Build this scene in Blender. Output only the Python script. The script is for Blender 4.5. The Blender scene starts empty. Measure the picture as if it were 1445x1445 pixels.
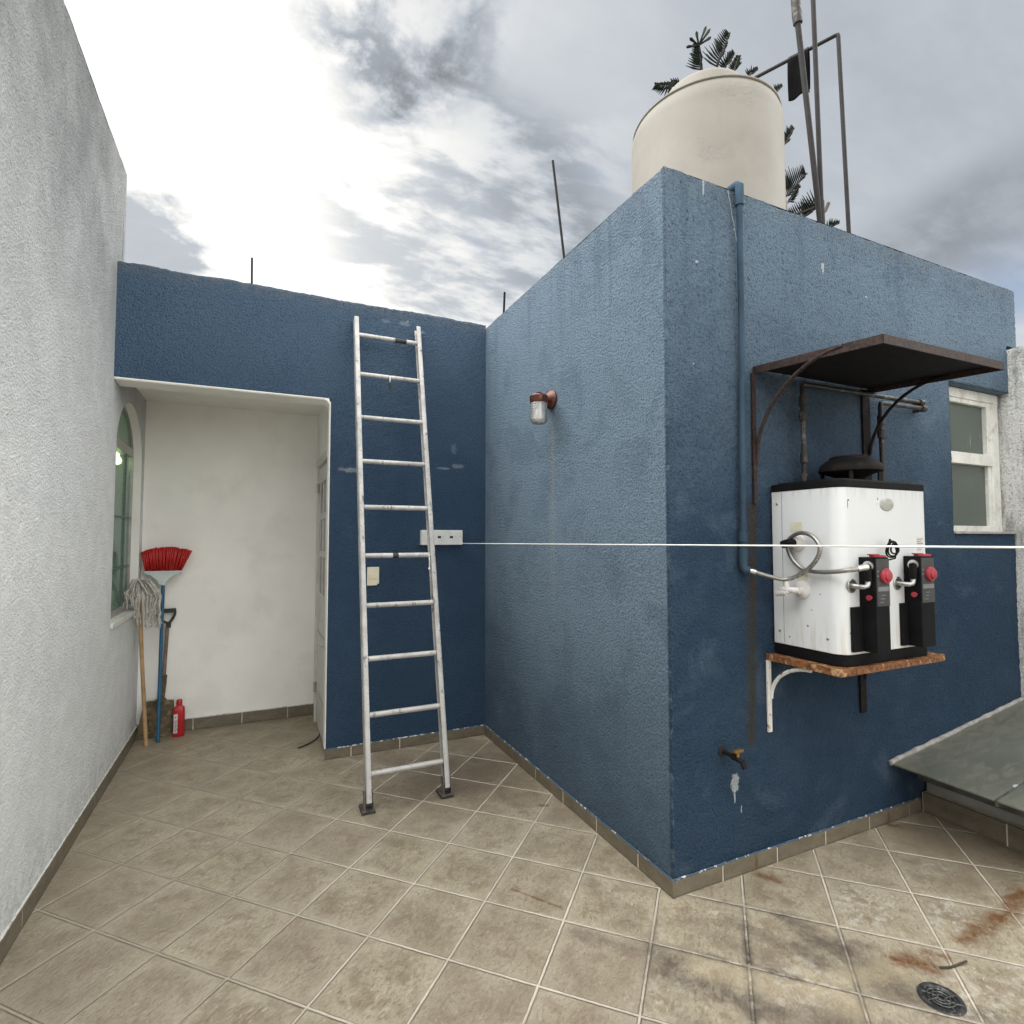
import bpy, bmesh, math, random
from mathutils import Vector, Matrix, noise as mnoise
R = math.radians
random.seed(7)
scene = bpy.context.scene
COL = scene.collection

# ------------------------------------------------------------------ camera
cam_d = bpy.data.cameras.new("camera")
cam = bpy.data.objects.new("camera", cam_d)
COL.objects.link(cam)
cam.location = (-1.5483, -3.8148, 1.45)
cam.rotation_euler = (R(90) + 0.04576, 0.0, -0.43412)
cam_d.sensor_fit = 'HORIZONTAL'
cam_d.sensor_width = 36.0
cam_d.lens = 36.0 * 773.99 / 1445.0
cam_d.clip_start = 0.05
cam_d.clip_end = 3000
scene.camera = cam

# ------------------------------------------------------------------ exposure
scene.view_settings.view_transform = 'Standard'
scene.view_settings.look = 'None'
EXPO = 1.35
scene.view_settings.exposure = EXPO
scene.view_settings.gamma = 1.0
scene.view_settings.use_curve_mapping = False

# ------------------------------------------------------------------ node helpers
class G:
    """tiny expression helper over a node tree"""
    def __init__(s, nt): s.nt = nt
    def new(s, t, **kw):
        n = s.nt.nodes.new(t)
        for k, v in kw.items(): setattr(n, k, v)
        return n
    def put(s, sock, v):
        if hasattr(v, 'is_output'): s.nt.links.new(v, sock)
        elif isinstance(v, (tuple, list)) and sock.type == 'RGBA' and len(v) == 3: sock.default_value = (*v, 1)
        else: sock.default_value = v
    def m(s, op, a, b=0.0, c=0.0, clamp=False):
        n = s.new('ShaderNodeMath', operation=op, use_clamp=clamp)
        s.put(n.inputs[0], a); s.put(n.inputs[1], b)
        if len(n.inputs) > 2: s.put(n.inputs[2], c)
        return n.outputs[0]
    def add(s, a, b): return s.m('ADD', a, b)
    def sub(s, a, b): return s.m('SUBTRACT', a, b)
    def mul(s, a, b): return s.m('MULTIPLY', a, b)
    def vm(s, op, a, b=(0, 0, 0)):
        n = s.new('ShaderNodeVectorMath', operation=op)
        s.put(n.inputs[0], a); s.put(n.inputs[1], b)
        return n.outputs['Value'] if op in ('DOT_PRODUCT', 'LENGTH', 'DISTANCE') else n.outputs[0]
    def sep(s, v):
        n = s.new('ShaderNodeSeparateXYZ'); s.put(n.inputs[0], v); return n.outputs
    def comb(s, x, y, z):
        n = s.new('ShaderNodeCombineXYZ')
        for i, v in enumerate((x, y, z)): s.put(n.inputs[i], v)
        return n.outputs[0]
    def pos(s): return s.new('ShaderNodeNewGeometry').outputs['Position']
    def noise(s, v, scale, detail=3.0, rough=0.55, dist=0.0):
        n = s.new('ShaderNodeTexNoise'); s.put(n.inputs['Vector'], v)
        n.inputs['Scale'].default_value = scale; n.inputs['Detail'].default_value = detail
        n.inputs['Roughness'].default_value = rough; n.inputs['Distortion'].default_value = dist
        return n.outputs['Fac']
    def vor(s, v, scale, feature='F1', rnd=1.0):
        n = s.new('ShaderNodeTexVoronoi', feature=feature); s.put(n.inputs['Vector'], v)
        n.inputs['Scale'].default_value = scale; n.inputs['Randomness'].default_value = rnd
        return n.outputs['Distance']
    def white(s, v):
        n = s.new('ShaderNodeTexWhiteNoise'); s.put(n.inputs['Vector'], v); return n.outputs['Value']
    def ss(s, v, a, b, lo=0.0, hi=1.0):
        n = s.new('ShaderNodeMapRange', interpolation_type='SMOOTHSTEP')
        s.put(n.inputs['Value'], v)
        n.inputs['From Min'].default_value = min(a, b); n.inputs['From Max'].default_value = max(a, b)
        n.inputs['To Min'].default_value = lo if a < b else hi
        n.inputs['To Max'].default_value = hi if a < b else lo
        return n.outputs[0]
    def mix(s, f, a, b, mode='MIX'):
        n = s.new('ShaderNodeMix', data_type='RGBA', blend_type=mode)
        s.put(n.inputs[0], f); s.put(n.inputs[6], a); s.put(n.inputs[7], b)
        return n.outputs[2]
    def scale(s, v, k): return s.vm('MULTIPLY', v, k)
    def bump(s, h, strength=0.5, dist=0.01, normal=None):
        n = s.new('ShaderNodeBump'); s.put(n.inputs['Height'], h)
        n.inputs['Strength'].default_value = strength; n.inputs['Distance'].default_value = dist
        if normal is not None: s.put(n.inputs['Normal'], normal)
        return n.outputs[0]
    def ell(s, a, b, ca, cb, ra, rb, wob=None, k=0.6, soft=0.5):
        """soft elliptical patch in two coordinates, edge broken by wob"""
        da = s.m('DIVIDE', s.sub(a, ca), ra); db = s.m('DIVIDE', s.sub(b, cb), rb)
        d = s.m('SQRT', s.add(s.mul(da, da), s.mul(db, db)))
        if wob is not None: d = s.add(d, s.mul(s.sub(wob, 0.5), k * 2))
        return s.ss(d, 1.0, 1.0 - soft)
    def seg(s, a, b, p, q, w, wob=None, k=0.6, soft=0.6):
        """soft stroke from p to q of half width w"""
        L = math.hypot(q[0] - p[0], q[1] - p[1]); ux, uy = (q[0] - p[0]) / L, (q[1] - p[1]) / L
        xa = s.sub(a, p[0]); xb = s.sub(b, p[1])
        t = s.m('MINIMUM', s.m('MAXIMUM', s.add(s.mul(xa, ux), s.mul(xb, uy)), 0.0), L)
        dx = s.sub(xa, s.mul(t, ux)); dy = s.sub(xb, s.mul(t, uy))
        d = s.m('DIVIDE', s.m('SQRT', s.add(s.mul(dx, dx), s.mul(dy, dy))), w)
        if wob is not None: d = s.add(d, s.mul(s.sub(wob, 0.5), k * 2))
        return s.ss(d, 1.0, 1.0 - soft)

# ------------------------------------------------------------------ world: broken overcast, brighter towards the hidden sun
SUN_AZ, SUN_EL = R(-40), R(72)      # azimuth from +Y towards +X
world = bpy.data.worlds.new("World"); scene.world = world
world.use_nodes = True
wt = world.node_tree; wt.nodes.clear(); g = G(wt)
sky = g.new('ShaderNodeTexSky', sky_type='NISHITA')
sky.sun_disc = False; sky.sun_elevation = SUN_EL; sky.sun_rotation = SUN_AZ % (2 * math.pi)
bg1 = g.new('ShaderNodeBackground'); g.put(bg1.inputs['Color'], sky.outputs[0]); bg1.inputs['Strength'].default_value = 0.06
d = g.vm('NORMALIZE', g.new('ShaderNodeTexCoord').outputs['Generated'])
dx, dy, dz = g.sep(d)[:3]
inv = g.m('DIVIDE', 1.0, g.add(g.m('MAXIMUM', dz, 0.0), 0.22))
pl = g.comb(g.mul(dx, inv), g.mul(dy, inv), 0.0)
f1 = g.noise(g.vm('ADD', pl, (3.1, 1.7, 0)), 3.4, 10, 0.60, 0.12)
f2 = g.noise(g.vm('ADD', pl, (7.3, 0.4, 0)), 1.3, 5, 0.5, 0.1)
f3 = g.noise(g.vm('ADD', g.scale(pl, (1.0, 2.0, 1.0)), (1.3, 9.4, 0)), 3.6, 9, 0.60, 0.12)
f4 = g.noise(g.vm('ADD', pl, (2.2, 5.5, 0)), 7.0, 10, 0.62, 0.1)
def lobe(v, k, w=None, wk=0.0):
    v = Vector(v).normalized()
    t = g.sub(g.vm('DOT_PRODUCT', d, tuple(v)), 1.0)
    if w is not None: t = g.add(t, g.mul(g.sub(w, 0.5), wk))
    return g.m('MINIMUM', g.m('EXPONENT', g.mul(t, k)), 1.0)
sunw = lobe((-0.08, 0.86, 0.50), 5.0, f2, 0.10)
core = lobe((-0.02, 0.84, 0.53), 16.0, f1, 0.06)
low = g.ss(dz, 0.45, 0.25)
lum = g.add(g.add(0.58, g.mul(sunw, 0.44)), g.mul(core, 0.26))
lum = g.add(lum, g.mul(low, 0.20))
lum = g.add(lum, g.mul(g.sub(f2, 0.5), 0.25))
lum = g.add(lum, g.mul(g.sub(f3, 0.5), 0.30))
# dark ragged cloud high in the middle
wA = g.m('MINIMUM', g.add(lobe((0.105, 0.715, 0.69), 230, f4, 0.030), lobe((0.195, 0.705, 0.68), 200, f4, 0.030)), 1.0)
darkA = g.mul(g.ss(wA, 0.15, 0.75), g.ss(g.add(g.mul(f4, 0.6), g.mul(f1, 0.4)), 0.58, 0.42, 0.10, 1.0))
# smooth grey veil to the far side of it
wB = g.m('MINIMUM', g.add(lobe((0.42, 0.62, 0.67), 22, f1, 0.10), g.mul(lobe((0.62, 0.45, 0.62), 12), 0.55)), 1.0)
darkB = g.mul(wB, g.ss(f2, 0.2, 0.6, 0.65, 1.0))
# low bank on the near side of the rear wall
wC = lobe((-0.165, 0.905, 0.385), 230, f4, 0.016)
darkC = g.ss(wC, 0.18, 0.60)
# streaky grey wisps above the corner
wD = g.m('MINIMUM', g.add(lobe((0.24, 0.83, 0.50), 70, f3, 0.03), lobe((0.37, 0.80, 0.475), 60, f3, 0.03)), 1.0)
darkD = g.mul(g.ss(wD, 0.15, 0.7), g.ss(f3, 0.60, 0.42))
# long bank low on the far side with a slanting upper edge
edge = g.sub(g.add(dz, g.mul(g.sub(f1, 0.5), 0.09)), g.add(0.445, g.mul(g.sub(dx, 0.79), 1.05)))
darkE = g.mul(g.mul(g.ss(edge, 0.055, -0.05), lobe((0.83, 0.40, 0.405), 75, f2, 0.01)), g.ss(g.add(g.mul(f3, 0.6), g.mul(f1, 0.4)), 0.38, 0.58, 0.35, 1.0))
dk = g.add(g.mul(darkA, 0.52), g.mul(darkC, 0.50))
dk = g.add(dk, g.mul(darkD, 0.32)); dk = g.add(dk, g.mul(darkB, 0.23)); dk = g.add(dk, g.mul(darkE, 0.42))
lum = g.mul(lum, g.sub(1.0, g.m('MINIMUM', dk, 0.72)))
# sky brightness added outside the view to light the walls, porch and heater
cosA = g.vm('DOT_PRODUCT', d, (0.42, 0.906, 0.046))
lum = g.mul(lum, g.add(1.0, g.mul(g.ss(cosA, 0.60, 0.15), 2.4)))
lum = g.mul(lum, g.sub(1.0, g.mul(g.mul(g.ss(dy, -0.15, -0.5), g.ss(dz, 0.5, 0.2)), 0.12)))
lum = g.add(lum, g.mul(lobe((-0.62, 0.05, 0.78), 9.0), g.mul(g.ss(dx, -0.05, -0.35), 5.0)))
lum = g.add(lum, g.mul(lobe((0.93, -0.25, 0.42), 6.0), g.mul(g.ss(cosA, 0.60, 0.30), 2.2)))
lum = g.mul(lum, 2.0 ** -EXPO)
tint = g.mix(g.ss(g.mul(lum, 2.0 ** EXPO), 0.45, 1.0), (0.90, 0.975, 1.07), (1.0, 0.995, 0.975))
cc = g.mix(1.0, tint, g.comb(lum, lum, lum), 'MULTIPLY')
bg2 = g.new('ShaderNodeBackground'); g.put(bg2.inputs['Color'], cc); bg2.inputs['Strength'].default_value = 1.0
gap = g.m('MINIMUM', g.add(g.mul(g.ss(f1, 0.40, 0.30), 0.18), g.mul(lobe((0.885, 0.37, 0.325), 900, f1, 0.004), 0.5)), 0.6)
mx = g.new('ShaderNodeMixShader'); g.put(mx.inputs[0], gap)
wt.links.new(bg2.outputs[0], mx.inputs[1]); wt.links.new(bg1.outputs[0], mx.inputs[2])
wo = g.new('ShaderNodeOutputWorld'); wt.links.new(mx.outputs[0], wo.inputs[0])

sun_d = bpy.data.lights.new("sun", 'SUN'); sun_d.energy = 0.7; sun_d.angle = R(80); sun_d.color = (1.0, 0.96, 0.9)
sun = bpy.data.objects.new("sun", sun_d); COL.objects.link(sun)
sv = Vector((math.sin(SUN_AZ) * math.cos(SUN_EL), math.cos(SUN_AZ) * math.cos(SUN_EL), math.sin(SUN_EL)))
sun.rotation_euler = sv.to_track_quat('Z', 'Y').to_euler(); sun.location = sv * 20

# ------------------------------------------------------------------ materials
def mat(name):
    m = bpy.data.materials.new(name); m.use_nodes = True
    nt = m.node_tree; b = nt.nodes['Principled BSDF']
    return m, G(nt), b
def simple(name, col, rough=0.5, metal=0.0, var=0.12, vscale=14.0, bump=0.0, bscale=120.0, spec=0.5, dirt=None, dirt_amt=0.5, dscale=9.0):
    m, g, b = mat(name)
    p = g.pos()
    n = g.noise(p, vscale, 4)
    c = g.mix(g.ss(n, 0.3, 0.7), tuple(x * (1 - var) for x in col), tuple(min(1, x * (1 + var)) for x in col))
    if dirt:
        n2 = g.noise(g.vm('ADD', p, (5, 3, 1)), dscale, 6, 0.65)
        c = g.mix(g.mul(g.ss(n2, 0.5, 0.68), dirt_amt), c, dirt)
    g.put(b.inputs['Base Color'], c)
    g.put(b.inputs['Roughness'], g.add(rough - 0.06, g.mul(n, 0.12)))
    b.inputs['Metallic'].default_value = metal
    b.inputs['Specular IOR Level'].default_value = spec
    if bump: g.put(b.inputs['Normal'], g.bump(g.noise(p, bscale, 3), bump, 0.004))
    return m

YF_ = -2.02
def stucco(name, ca, cb, pit, kind):
    m, g, b = mat(name)
    p = g.pos(); x, y, z = g.sep(p)[:3]
    big = g.noise(p, 1.7, 5, 0.6); mid = g.noise(p, 9, 4, 0.6)
    grain = g.noise(p, 92, 4, 0.6, 0.3); grain2 = g.noise(g.vm('ADD', p, (4, 4, 4)), 150, 2, 0.5)
    c = g.mix(g.ss(big, 0.3, 0.7), ca, cb)
    c = g.mix(g.mul(g.ss(mid, 0.35, 0.65), 0.16), c, pit)
    pits = g.mul(g.ss(grain, 0.53, 0.36), 0.72)
    if kind == 'white': pits = g.mul(pits, g.ss(z, 0.6, 2.6, 0.18, 0.42))
    if kind in ('block', 'rear'): pits = g.mul(pits, 0.6)
    c = g.mix(pits, c, pit)
    wob = g.noise(p, 22, 5, 0.65); wob2 = g.noise(p, 60, 4, 0.6)
    if kind == 'block':       # the tank block: two faces told apart by position
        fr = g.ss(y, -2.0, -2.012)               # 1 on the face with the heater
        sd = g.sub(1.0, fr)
        # brighter light on side face and heater face top painted in, with chalky patches
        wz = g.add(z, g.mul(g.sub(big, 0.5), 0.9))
        lit_fade = g.m('MINIMUM', g.add(g.mul(sd, g.ss(wz, 0.0, 1.3, 0.35, 1.0)), g.mul(fr, g.mul(g.ss(wz, 1.35, 2.75), 0.66))), 1.0)
        lit_fade = g.mul(lit_fade, g.ss(grain, 0.36, 0.56, 0.62, 1.0))
        c = g.mix(lit_fade, c, (0.178, 0.246, 0.312))
        speck = g.mul(g.mul(g.ss(g.noise(g.vm('ADD', p, (8, 1, 5)), 52, 4, 0.62), 0.56, 0.66), fr), g.mul(g.ss(z, 0.6, 2.2, 0.2, 0.9), g.ss(mid, 0.35, 0.6, 0.45, 1.0)))
        c = g.mix(speck, c, (0.022, 0.045, 0.10))
        runs = g.noise(g.scale(p, (9, 9, 0.5)), 1.0, 6, 0.62, 0.3)
        c = g.mix(g.mul(g.mul(g.ss(runs, 0.50, 0.68), g.ss(z, 1.9, 3.0)), 0.28), c, (0.045, 0.075, 0.120))
        patch = g.noise(g.vm('ADD', p, (6, 2, 9)), 3.2, 6, 0.62, 0.6)
        c = g.mix(g.mul(g.ss(patch, 0.48, 0.66), 0.30), c, (0.055, 0.085, 0.125))
        c = g.mix(g.mul(g.ss(patch, 0.46, 0.30), 0.22), c, (0.16, 0.215, 0.27))
        # run below the wall lamp
        st = g.mul(g.ell(y, z, -1.036, 1.95, 0.017, 0.33, wob, 0.35, 0.9), sd)
        c = g.mix(g.mul(st, 0.55), c, (0.23, 0.22, 0.19))
        st = g.mul(g.ell(y, z, -1.04, 1.55, 0.055, 0.9, wob, 0.5, 0.95), sd)
        c = g.mix(g.mul(st, 0.25), c, (0.30, 0.31, 0.31))
        # rusty run below the awning bracket
        st = g.mul(g.seg(x, z, (0.487, 1.60), (0.452, 0.55), 0.046, wob, 0.5, 1.0), fr)
        c = g.mix(g.mul(st, 0.78), c, (0.052, 0.044, 0.026))
        st = g.mul(g.seg(x, z, (0.487, 1.60), (0.475, 1.15), 0.016, wob, 0.3, 0.8), fr)
        c = g.mix(g.mul(st, 0.4), c, (0.07, 0.045, 0.022))
        cor = g.m('SQRT', g.add(g.mul(x, x), g.mul(g.sub(y, YF_), g.sub(y, YF_))))
        c = g.mix(g.mul(g.ss(cor, 0.016, 0.004), g.ss(wob, 0.48, 0.66, 0.0, 0.35)), c, (0.24, 0.31, 0.37))
        for (cx, cz, rx, rz) in ((0.348, 0.385, 0.028, 0.042), (0.346, 0.335, 0.006, 0.04), (0.222, 3.005, 0.006, 0.04), (1.009, 2.805, 0.007, 0.03), (0.18, 2.66, 0.008, 0.008), (0.405, 2.86, 0.006, 0.006), (1.0, 2.81, 0.004, 0.02), (0.385, 0.27, 0.004, 0.02), (0.15, 2.2, 0.004, 0.004), (1.35, 2.72, 0.012, 0.004)):
            st = g.mul(g.ell(x, z, cx, cz, rx, rz, wob2, 0.8, 0.25), fr)
            c = g.mix(g.mul(st, 0.75), c, (0.46, 0.49, 0.50))
        # thin pale scratch beside the downpipe
        st = g.mul(g.seg(x, z, (0.37, 3.03), (0.425, 2.80), 0.0035, None, 0, 0.4), fr)
        c = g.mix(g.mul(st, 0.7), c, (0.5, 0.53, 0.56))
        # lime wash marks near the parapet edge
        top = g.mul(g.ss(z, 2.90, 3.03), g.ss(wob, 0.45, 0.65))
        c = g.mix(g.mul(top, 0.35), c, (0.16, 0.17, 0.17))
    elif kind == 'rear':
        for (cx, cz, rx, rz, a) in ((-0.99, 1.905, 0.10, 0.022, 0.6), (-0.33, 1.95, 0.06, 0.012, 0.55), (-0.22, 1.97, 0.05, 0.02, 0.45), (-0.62, 2.97, 0.05, 0.02, 0.45), (-0.50, 2.93, 0.03, 0.012, 0.5), (-0.76, 2.97, 0.04, 0.015, 0.35), (-0.25, 2.10, 0.03, 0.05, 0.25), (-0.6, 2.99, 0.012, 0.012, 0.7)):
            st = g.ell(x, z, cx, cz, rx, rz, wob, 1.0, 0.6)
            c = g.mix(g.mul(st, a), c, (0.34, 0.38, 0.41))
        c = g.mix(g.mul(g.mul(g.ss(g.add(z, g.mul(g.sub(big, 0.5), 0.8)), 1.7, 2.9), g.ss(grain, 0.36, 0.56, 0.4, 1.0)), 0.42), c, (0.125, 0.19, 0.262))  # more sky light on the wall top, put into the colour
        top = g.mul(g.ss(z, 2.96, 3.06), g.ss(wob, 0.4, 0.6))
        c = g.mix(g.mul(top, 0.5), c, (0.16, 0.15, 0.14))
    elif kind == 'white':
        strk = g.noise(g.scale(p, (1, 1.25, 0.9)), 1.9, 9, 0.70, 0.1)
        c = g.mix(g.mul(g.ss(strk, -0.25, 0.85), g.ss(z, 1.3, 3.5, 0.02, 1.0)), c, (0.165, 0.175, 0.174))
        low = g.mul(g.ss(z, 0.34, 0.05), g.ss(wob, 0.42, 0.62))
        c = g.mix(g.mul(low, 0.30), c, (0.20, 0.20, 0.20))
    elif kind == 'neigh':
        strk = g.noise(g.scale(p, (3, 5.0, 0.8)), 3.0, 7, 0.68)
        c = g.mix(g.mul(g.ss(strk, 0.48, 0.66), 0.6), c, (0.15, 0.15, 0.14))
        c = g.mix(g.mul(g.ss(g.noise(p, 28, 6, 0.7), 0.58, 0.70), g.ss(big, 0.42, 0.62, 0.10, 0.60)), c, (0.09, 0.09, 0.085))
    g.put(b.inputs['Base Color'], c)
    b.inputs['Roughness'].default_value = 0.75
    b.inputs['Specular IOR Level'].default_value = 0.14
    h = g.add(g.mul(grain, 1.0), g.mul(grain2, 0.35))
    g.put(b.inputs['Normal'], g.bump(h, 1.0 if kind != 'white' else 0.75, 0.018))
    return m

M = {}
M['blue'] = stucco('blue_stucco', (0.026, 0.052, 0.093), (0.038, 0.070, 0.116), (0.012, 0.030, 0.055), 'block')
M['blue_rear'] = stucco('blue_stucco_rear', (0.041, 0.076, 0.132), (0.051, 0.090, 0.150), (0.022, 0.048, 0.088), 'rear')
M['white_stucco'] = stucco('white_stucco', (0.78, 0.80, 0.80), (0.84, 0.85, 0.85), (0.40, 0.42, 0.42), 'white')
M['neigh'] = stucco('weathered_white', (0.66, 0.67, 0.65), (0.74, 0.75, 0.74), (0.34, 0.34, 0.32), 'neigh')
M['porch'] = simple('porch_plaster', (0.88, 0.87, 0.82), 0.75, var=0.03, vscale=3, bump=0.25, bscale=45, dirt=(0.62, 0.61, 0.55), dirt_amt=0.2, dscale=3)
M['ceil'] = simple('porch_ceiling', (0.62, 0.62, 0.56), 0.85, var=0.06, vscale=3)
M['roof'] = simple('roof_screed', (0.28, 0.27, 0.25), 0.9, var=0.2, vscale=5)
M['ground'] = simple('far_ground', (0.16, 0.15, 0.12), 0.95, var=0.3, vscale=0.05)

# floor tiles laid diagonally
def floor_material():
    m, g, b = mat('floor_tile'); p = g.pos(); x, y, z = g.sep(p)[:3]
    S = 0.2282 * math.sqrt(2); k = 1 / math.sqrt(2)
    X0, Y0 = -0.6975, -1.2668
    wv = g.mul(g.sub(g.noise(p, 30, 2), 0.5), 0.004)
    u = g.m('DIVIDE', g.add(g.mul(g.add(g.sub(x, X0), g.sub(y, Y0)), k), wv), S)
    v = g.m('DIVIDE', g.add(g.mul(g.sub(g.sub(y, Y0), g.sub(x, X0)), k), wv), S)
    fu = g.m('FRACT', u); fv = g.m('FRACT', v)
    eu = g.m('MINIMUM', fu, g.sub(1.0, fu)); ev = g.m('MINIMUM', fv, g.sub(1.0, fv))
    e = g.mul(g.m('MINIMUM', eu, ev), S)
    tid = g.comb(g.m('FLOOR', u), g.m('FLOOR', v), 0.0)
    rnd = g.white(tid)
    off = g.vm('ADD', p, g.scale(g.comb(rnd, g.mul(rnd, 3.7), 0.0), (7, 7, 7)))
    # directional slate-like relief running along one tile axis
    ru = g.add(g.mul(x, k), g.mul(y, k)); rv = g.sub(g.mul(y, k), g.mul(x, k))
    rp = g.vm('ADD', g.comb(g.mul(ru, 0.80), g.mul(rv, 1.35), 0.0), g.scale(g.comb(rnd, g.mul(rnd, 2.3), 0.0), (9, 9, 9)))
    rel = g.noise(rp, 46, 8, 0.68, 0.4); fine = g.noise(rp, 120, 4, 0.6)
    cloud = g.noise(off, 5.0, 5, 0.6); blot = g.noise(off, 13.0, 5, 0.65, 0.5)
    c = g.mix(g.ss(cloud, 0.3, 0.7), (0.285, 0.246, 0.170), (0.440, 0.390, 0.288))
    c = g.mix(g.mul(g.ss(rel, 0.52, 0.32), 0.62), c, (0.175, 0.135, 0.088))
    peb = g.noise(g.vm('ADD', rp, (4, 7, 0)), 78, 5, 0.6, 0.5)
    c = g.mix(g.mul(g.ss(peb, 0.46, 0.34), 0.55), c, (0.12, 0.095, 0.062))
    c = g.mix(g.mul(g.ss(peb, 0.62, 0.70), 0.65), c, (0.60, 0.55, 0.43))  # pale flecks: highlights of the embossing painted into the tile
    c = g.mix(g.mul(g.ss(blot, 0.46, 0.66), 0.7), c, (0.215, 0.165, 0.110))
    c = g.mix(g.mul(g.ss(rel, 0.57, 0.70), 0.75), c, (0.56, 0.50, 0.39))
    c = g.mix(g.ss(rnd, 0.0, 1.0, 0.0, 0.42), c, (0.26, 0.21, 0.16))
    # tiles are paler towards their worn rims
    c = g.mix(g.mul(g.mul(g.ss(e, 0.07, 0.0), g.ss(cloud, 0.3, 0.6, 0.4, 1.0)), 0.42), c, (0.47, 0.42, 0.32))
    # shade of the corner by the ladder, painted dark into the tiles
    wobs = g.noise(g.vm('ADD', p, (1, 6, 0)), 16, 7, 0.68, 0.8); wob = g.noise(p, 9, 6, 0.65, 0.6); wob2 = g.noise(p, 30, 5, 0.65)
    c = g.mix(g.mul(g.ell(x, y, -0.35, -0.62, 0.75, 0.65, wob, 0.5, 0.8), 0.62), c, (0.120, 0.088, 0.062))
    c = g.mix(g.mul(g.seg(x, y, (-2.2, -3.6), (-2.25, 0.3), 0.30, wob, 0.6, 0.9), 0.30), c, (0.19, 0.16, 0.125))
    c = g.mix(g.mul(g.ell(x, y, 1.55, -2.35, 0.85, 0.42, wob, 0.5, 0.9), 0.55), c, (0.155, 0.122, 0.085))
    gr = g.ss(e, 0.0044, 0.0030)
    gcol = g.mix(g.ss(g.noise(p, 4, 5, 0.6), 0.35, 0.65), (0.68, 0.60, 0.50), (0.54, 0.47, 0.385))
    old = g.ss(g.add(x, g.mul(y, -0.2)), -0.75, -1.45)
    gcol = g.mix(g.mul(old, 0.75), gcol, (0.31, 0.265, 0.195))
    c = g.mix(gr, c, gcol)
    dark_rim = g.mul(g.ss(e, 0.0080, 0.0050), g.sub(1.0, gr))  # dark outline beside each joint
    c = g.mix(g.mul(dark_rim, g.ss(g.noise(p, 6, 3), 0.35, 0.6, 0.15, 0.75)), c, (0.10, 0.08, 0.06))
    # ---- water grime round the drain
    tex = g.ss(g.noise(g.vm('ADD', p, (2, 8, 0)), 24, 7, 0.7, 0.6), 0.30, 0.62, 0.40, 1.0)
    def grime(c, msk, amt, col): return g.mix(g.mul(g.mul(msk, tex), amt), c, col)
    GR = (0.095, 0.076, 0.060)
    for (p0, q0, w, a) in (((-0.29, -2.30), (-0.10, -2.55), 0.07, 0.85), ((-0.46, -2.03), (-0.20, -2.30), 0.05, 0.55), ((-0.10, -2.55), (0.16, -2.86), 0.11, 0.55), ((-0.24, -1.82), (-0.24, -2.22), 0.05, 0.35), ((-0.02, -2.15), (0.06, -2.45), 0.07, 0.40), ((0.10, -2.22), (0.22, -2.48), 0.05, 0.65), ((0.30, -2.30), (0.36, -2.62), 0.075, 0.85), ((0.22, -2.48), (0.34, -2.76), 0.06, 0.5), ((0.22, -2.42), (0.46, -2.52), 0.04, 0.6), ((-0.35, -2.50), (-0.18, -2.80), 0.08, 0.5), ((0.05, -2.62), (0.20, -2.95), 0.09, 0.5), ((0.50, -2.86), (0.62, -2.98), 0.06, 0.6), ((0.36, -2.70), (0.44, -2.86), 0.09, 0.6)):
        c = grime(c, g.seg(x, y, p0, q0, w * 1.1, wobs, 1.1, 1.0), a * 0.95, GR)
    jm = g.mul(g.ell(x, y, 0.02, -2.46, 0.62, 0.50, wob, 0.5, 0.7), g.mul(g.ss(e, 0.030, 0.001), g.ss(wobs, 0.36, 0.58, 0.15, 1.0)))
    c = grime(c, jm, 1.0, (0.060, 0.048, 0.039))
    # ---- yellowed, washed-out bands
    for (p0, q0, w, a) in (((-0.16, -2.34), (0.16, -2.66), 0.08, 0.45), ((0.12, -2.55), (0.42, -2.62), 0.07, 0.45), ((-0.05, -2.75), (0.14, -3.0), 0.07, 0.35)):
        c = grime(c, g.seg(x, y, p0, q0, w, wob, 0.7, 0.9), a, (0.44, 0.37, 0.24))
    # ---- lime bloom
    bl = g.mul(g.ss(wob2, 0.47, 0.62), 1.0)
    for (cx, cy, rx, ry, a) in ((0.62, -2.38, 0.22, 0.16, 0.75), (0.88, -2.55, 0.22, 0.12, 0.7), (0.55, -2.80, 0.16, 0.14, 0.6), (0.10, -2.52, 0.22, 0.16, 0.45), (0.85, -2.26, 0.12, 0.04, 0.5), (-0.70, -1.60, 0.07, 0.035, 0.6), (0.10, -2.16, 0.05, 0.03, 0.6), (0.80, -2.85, 0.3, 0.15, 0.4), (-0.35, -2.38, 0.15, 0.1, 0.35), (1.15, -2.35, 0.15, 0.06, 0.4)):
        c = grime(c, g.mul(g.ell(x, y, cx, cy, rx, ry, wob, 0.6, 0.8), bl), a, (0.60, 0.57, 0.52))
    # ---- rust
    RU = (0.135, 0.050, 0.009)
    for (p0, q0, w, a) in (((0.47, -2.60), (0.555, -2.665), 0.048, 0.85), ((0.60, -2.625), (0.64, -2.67), 0.03, 0.55), ((0.78, -2.64), (1.05, -2.645), 0.045, 0.8), ((1.05, -2.645), (1.30, -2.60), 0.055, 0.7), ((0.44, -2.06), (0.47, -2.13), 0.032, 0.8), ((1.37, -2.045), (1.40, -2.07), 0.026, 0.75), ((-0.13, -1.12), (-0.10, -1.14), 0.02, 0.75), ((-0.57, -1.70), (-0.44, -1.885), 0.010, 0.6)):
        c = grime(c, g.seg(x, y, p0, q0, w * 1.15, wobs, 1.0, 1.0), min(1.0, a * 1.3), RU)
    g.put(b.inputs['Base Color'], c)
    g.put(b.inputs['Roughness'], g.add(g.add(0.27, g.mul(rel, 0.2)), g.mul(gr, 0.25)))
    b.inputs['Specular IOR Level'].default_value = 0.5
    h = g.add(g.add(g.add(g.mul(rel, 0.7), g.mul(peb, 0.5)), g.mul(fine, 0.1)), g.mul(g.ss(e, 0.002, 0.010), 0.55))
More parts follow.
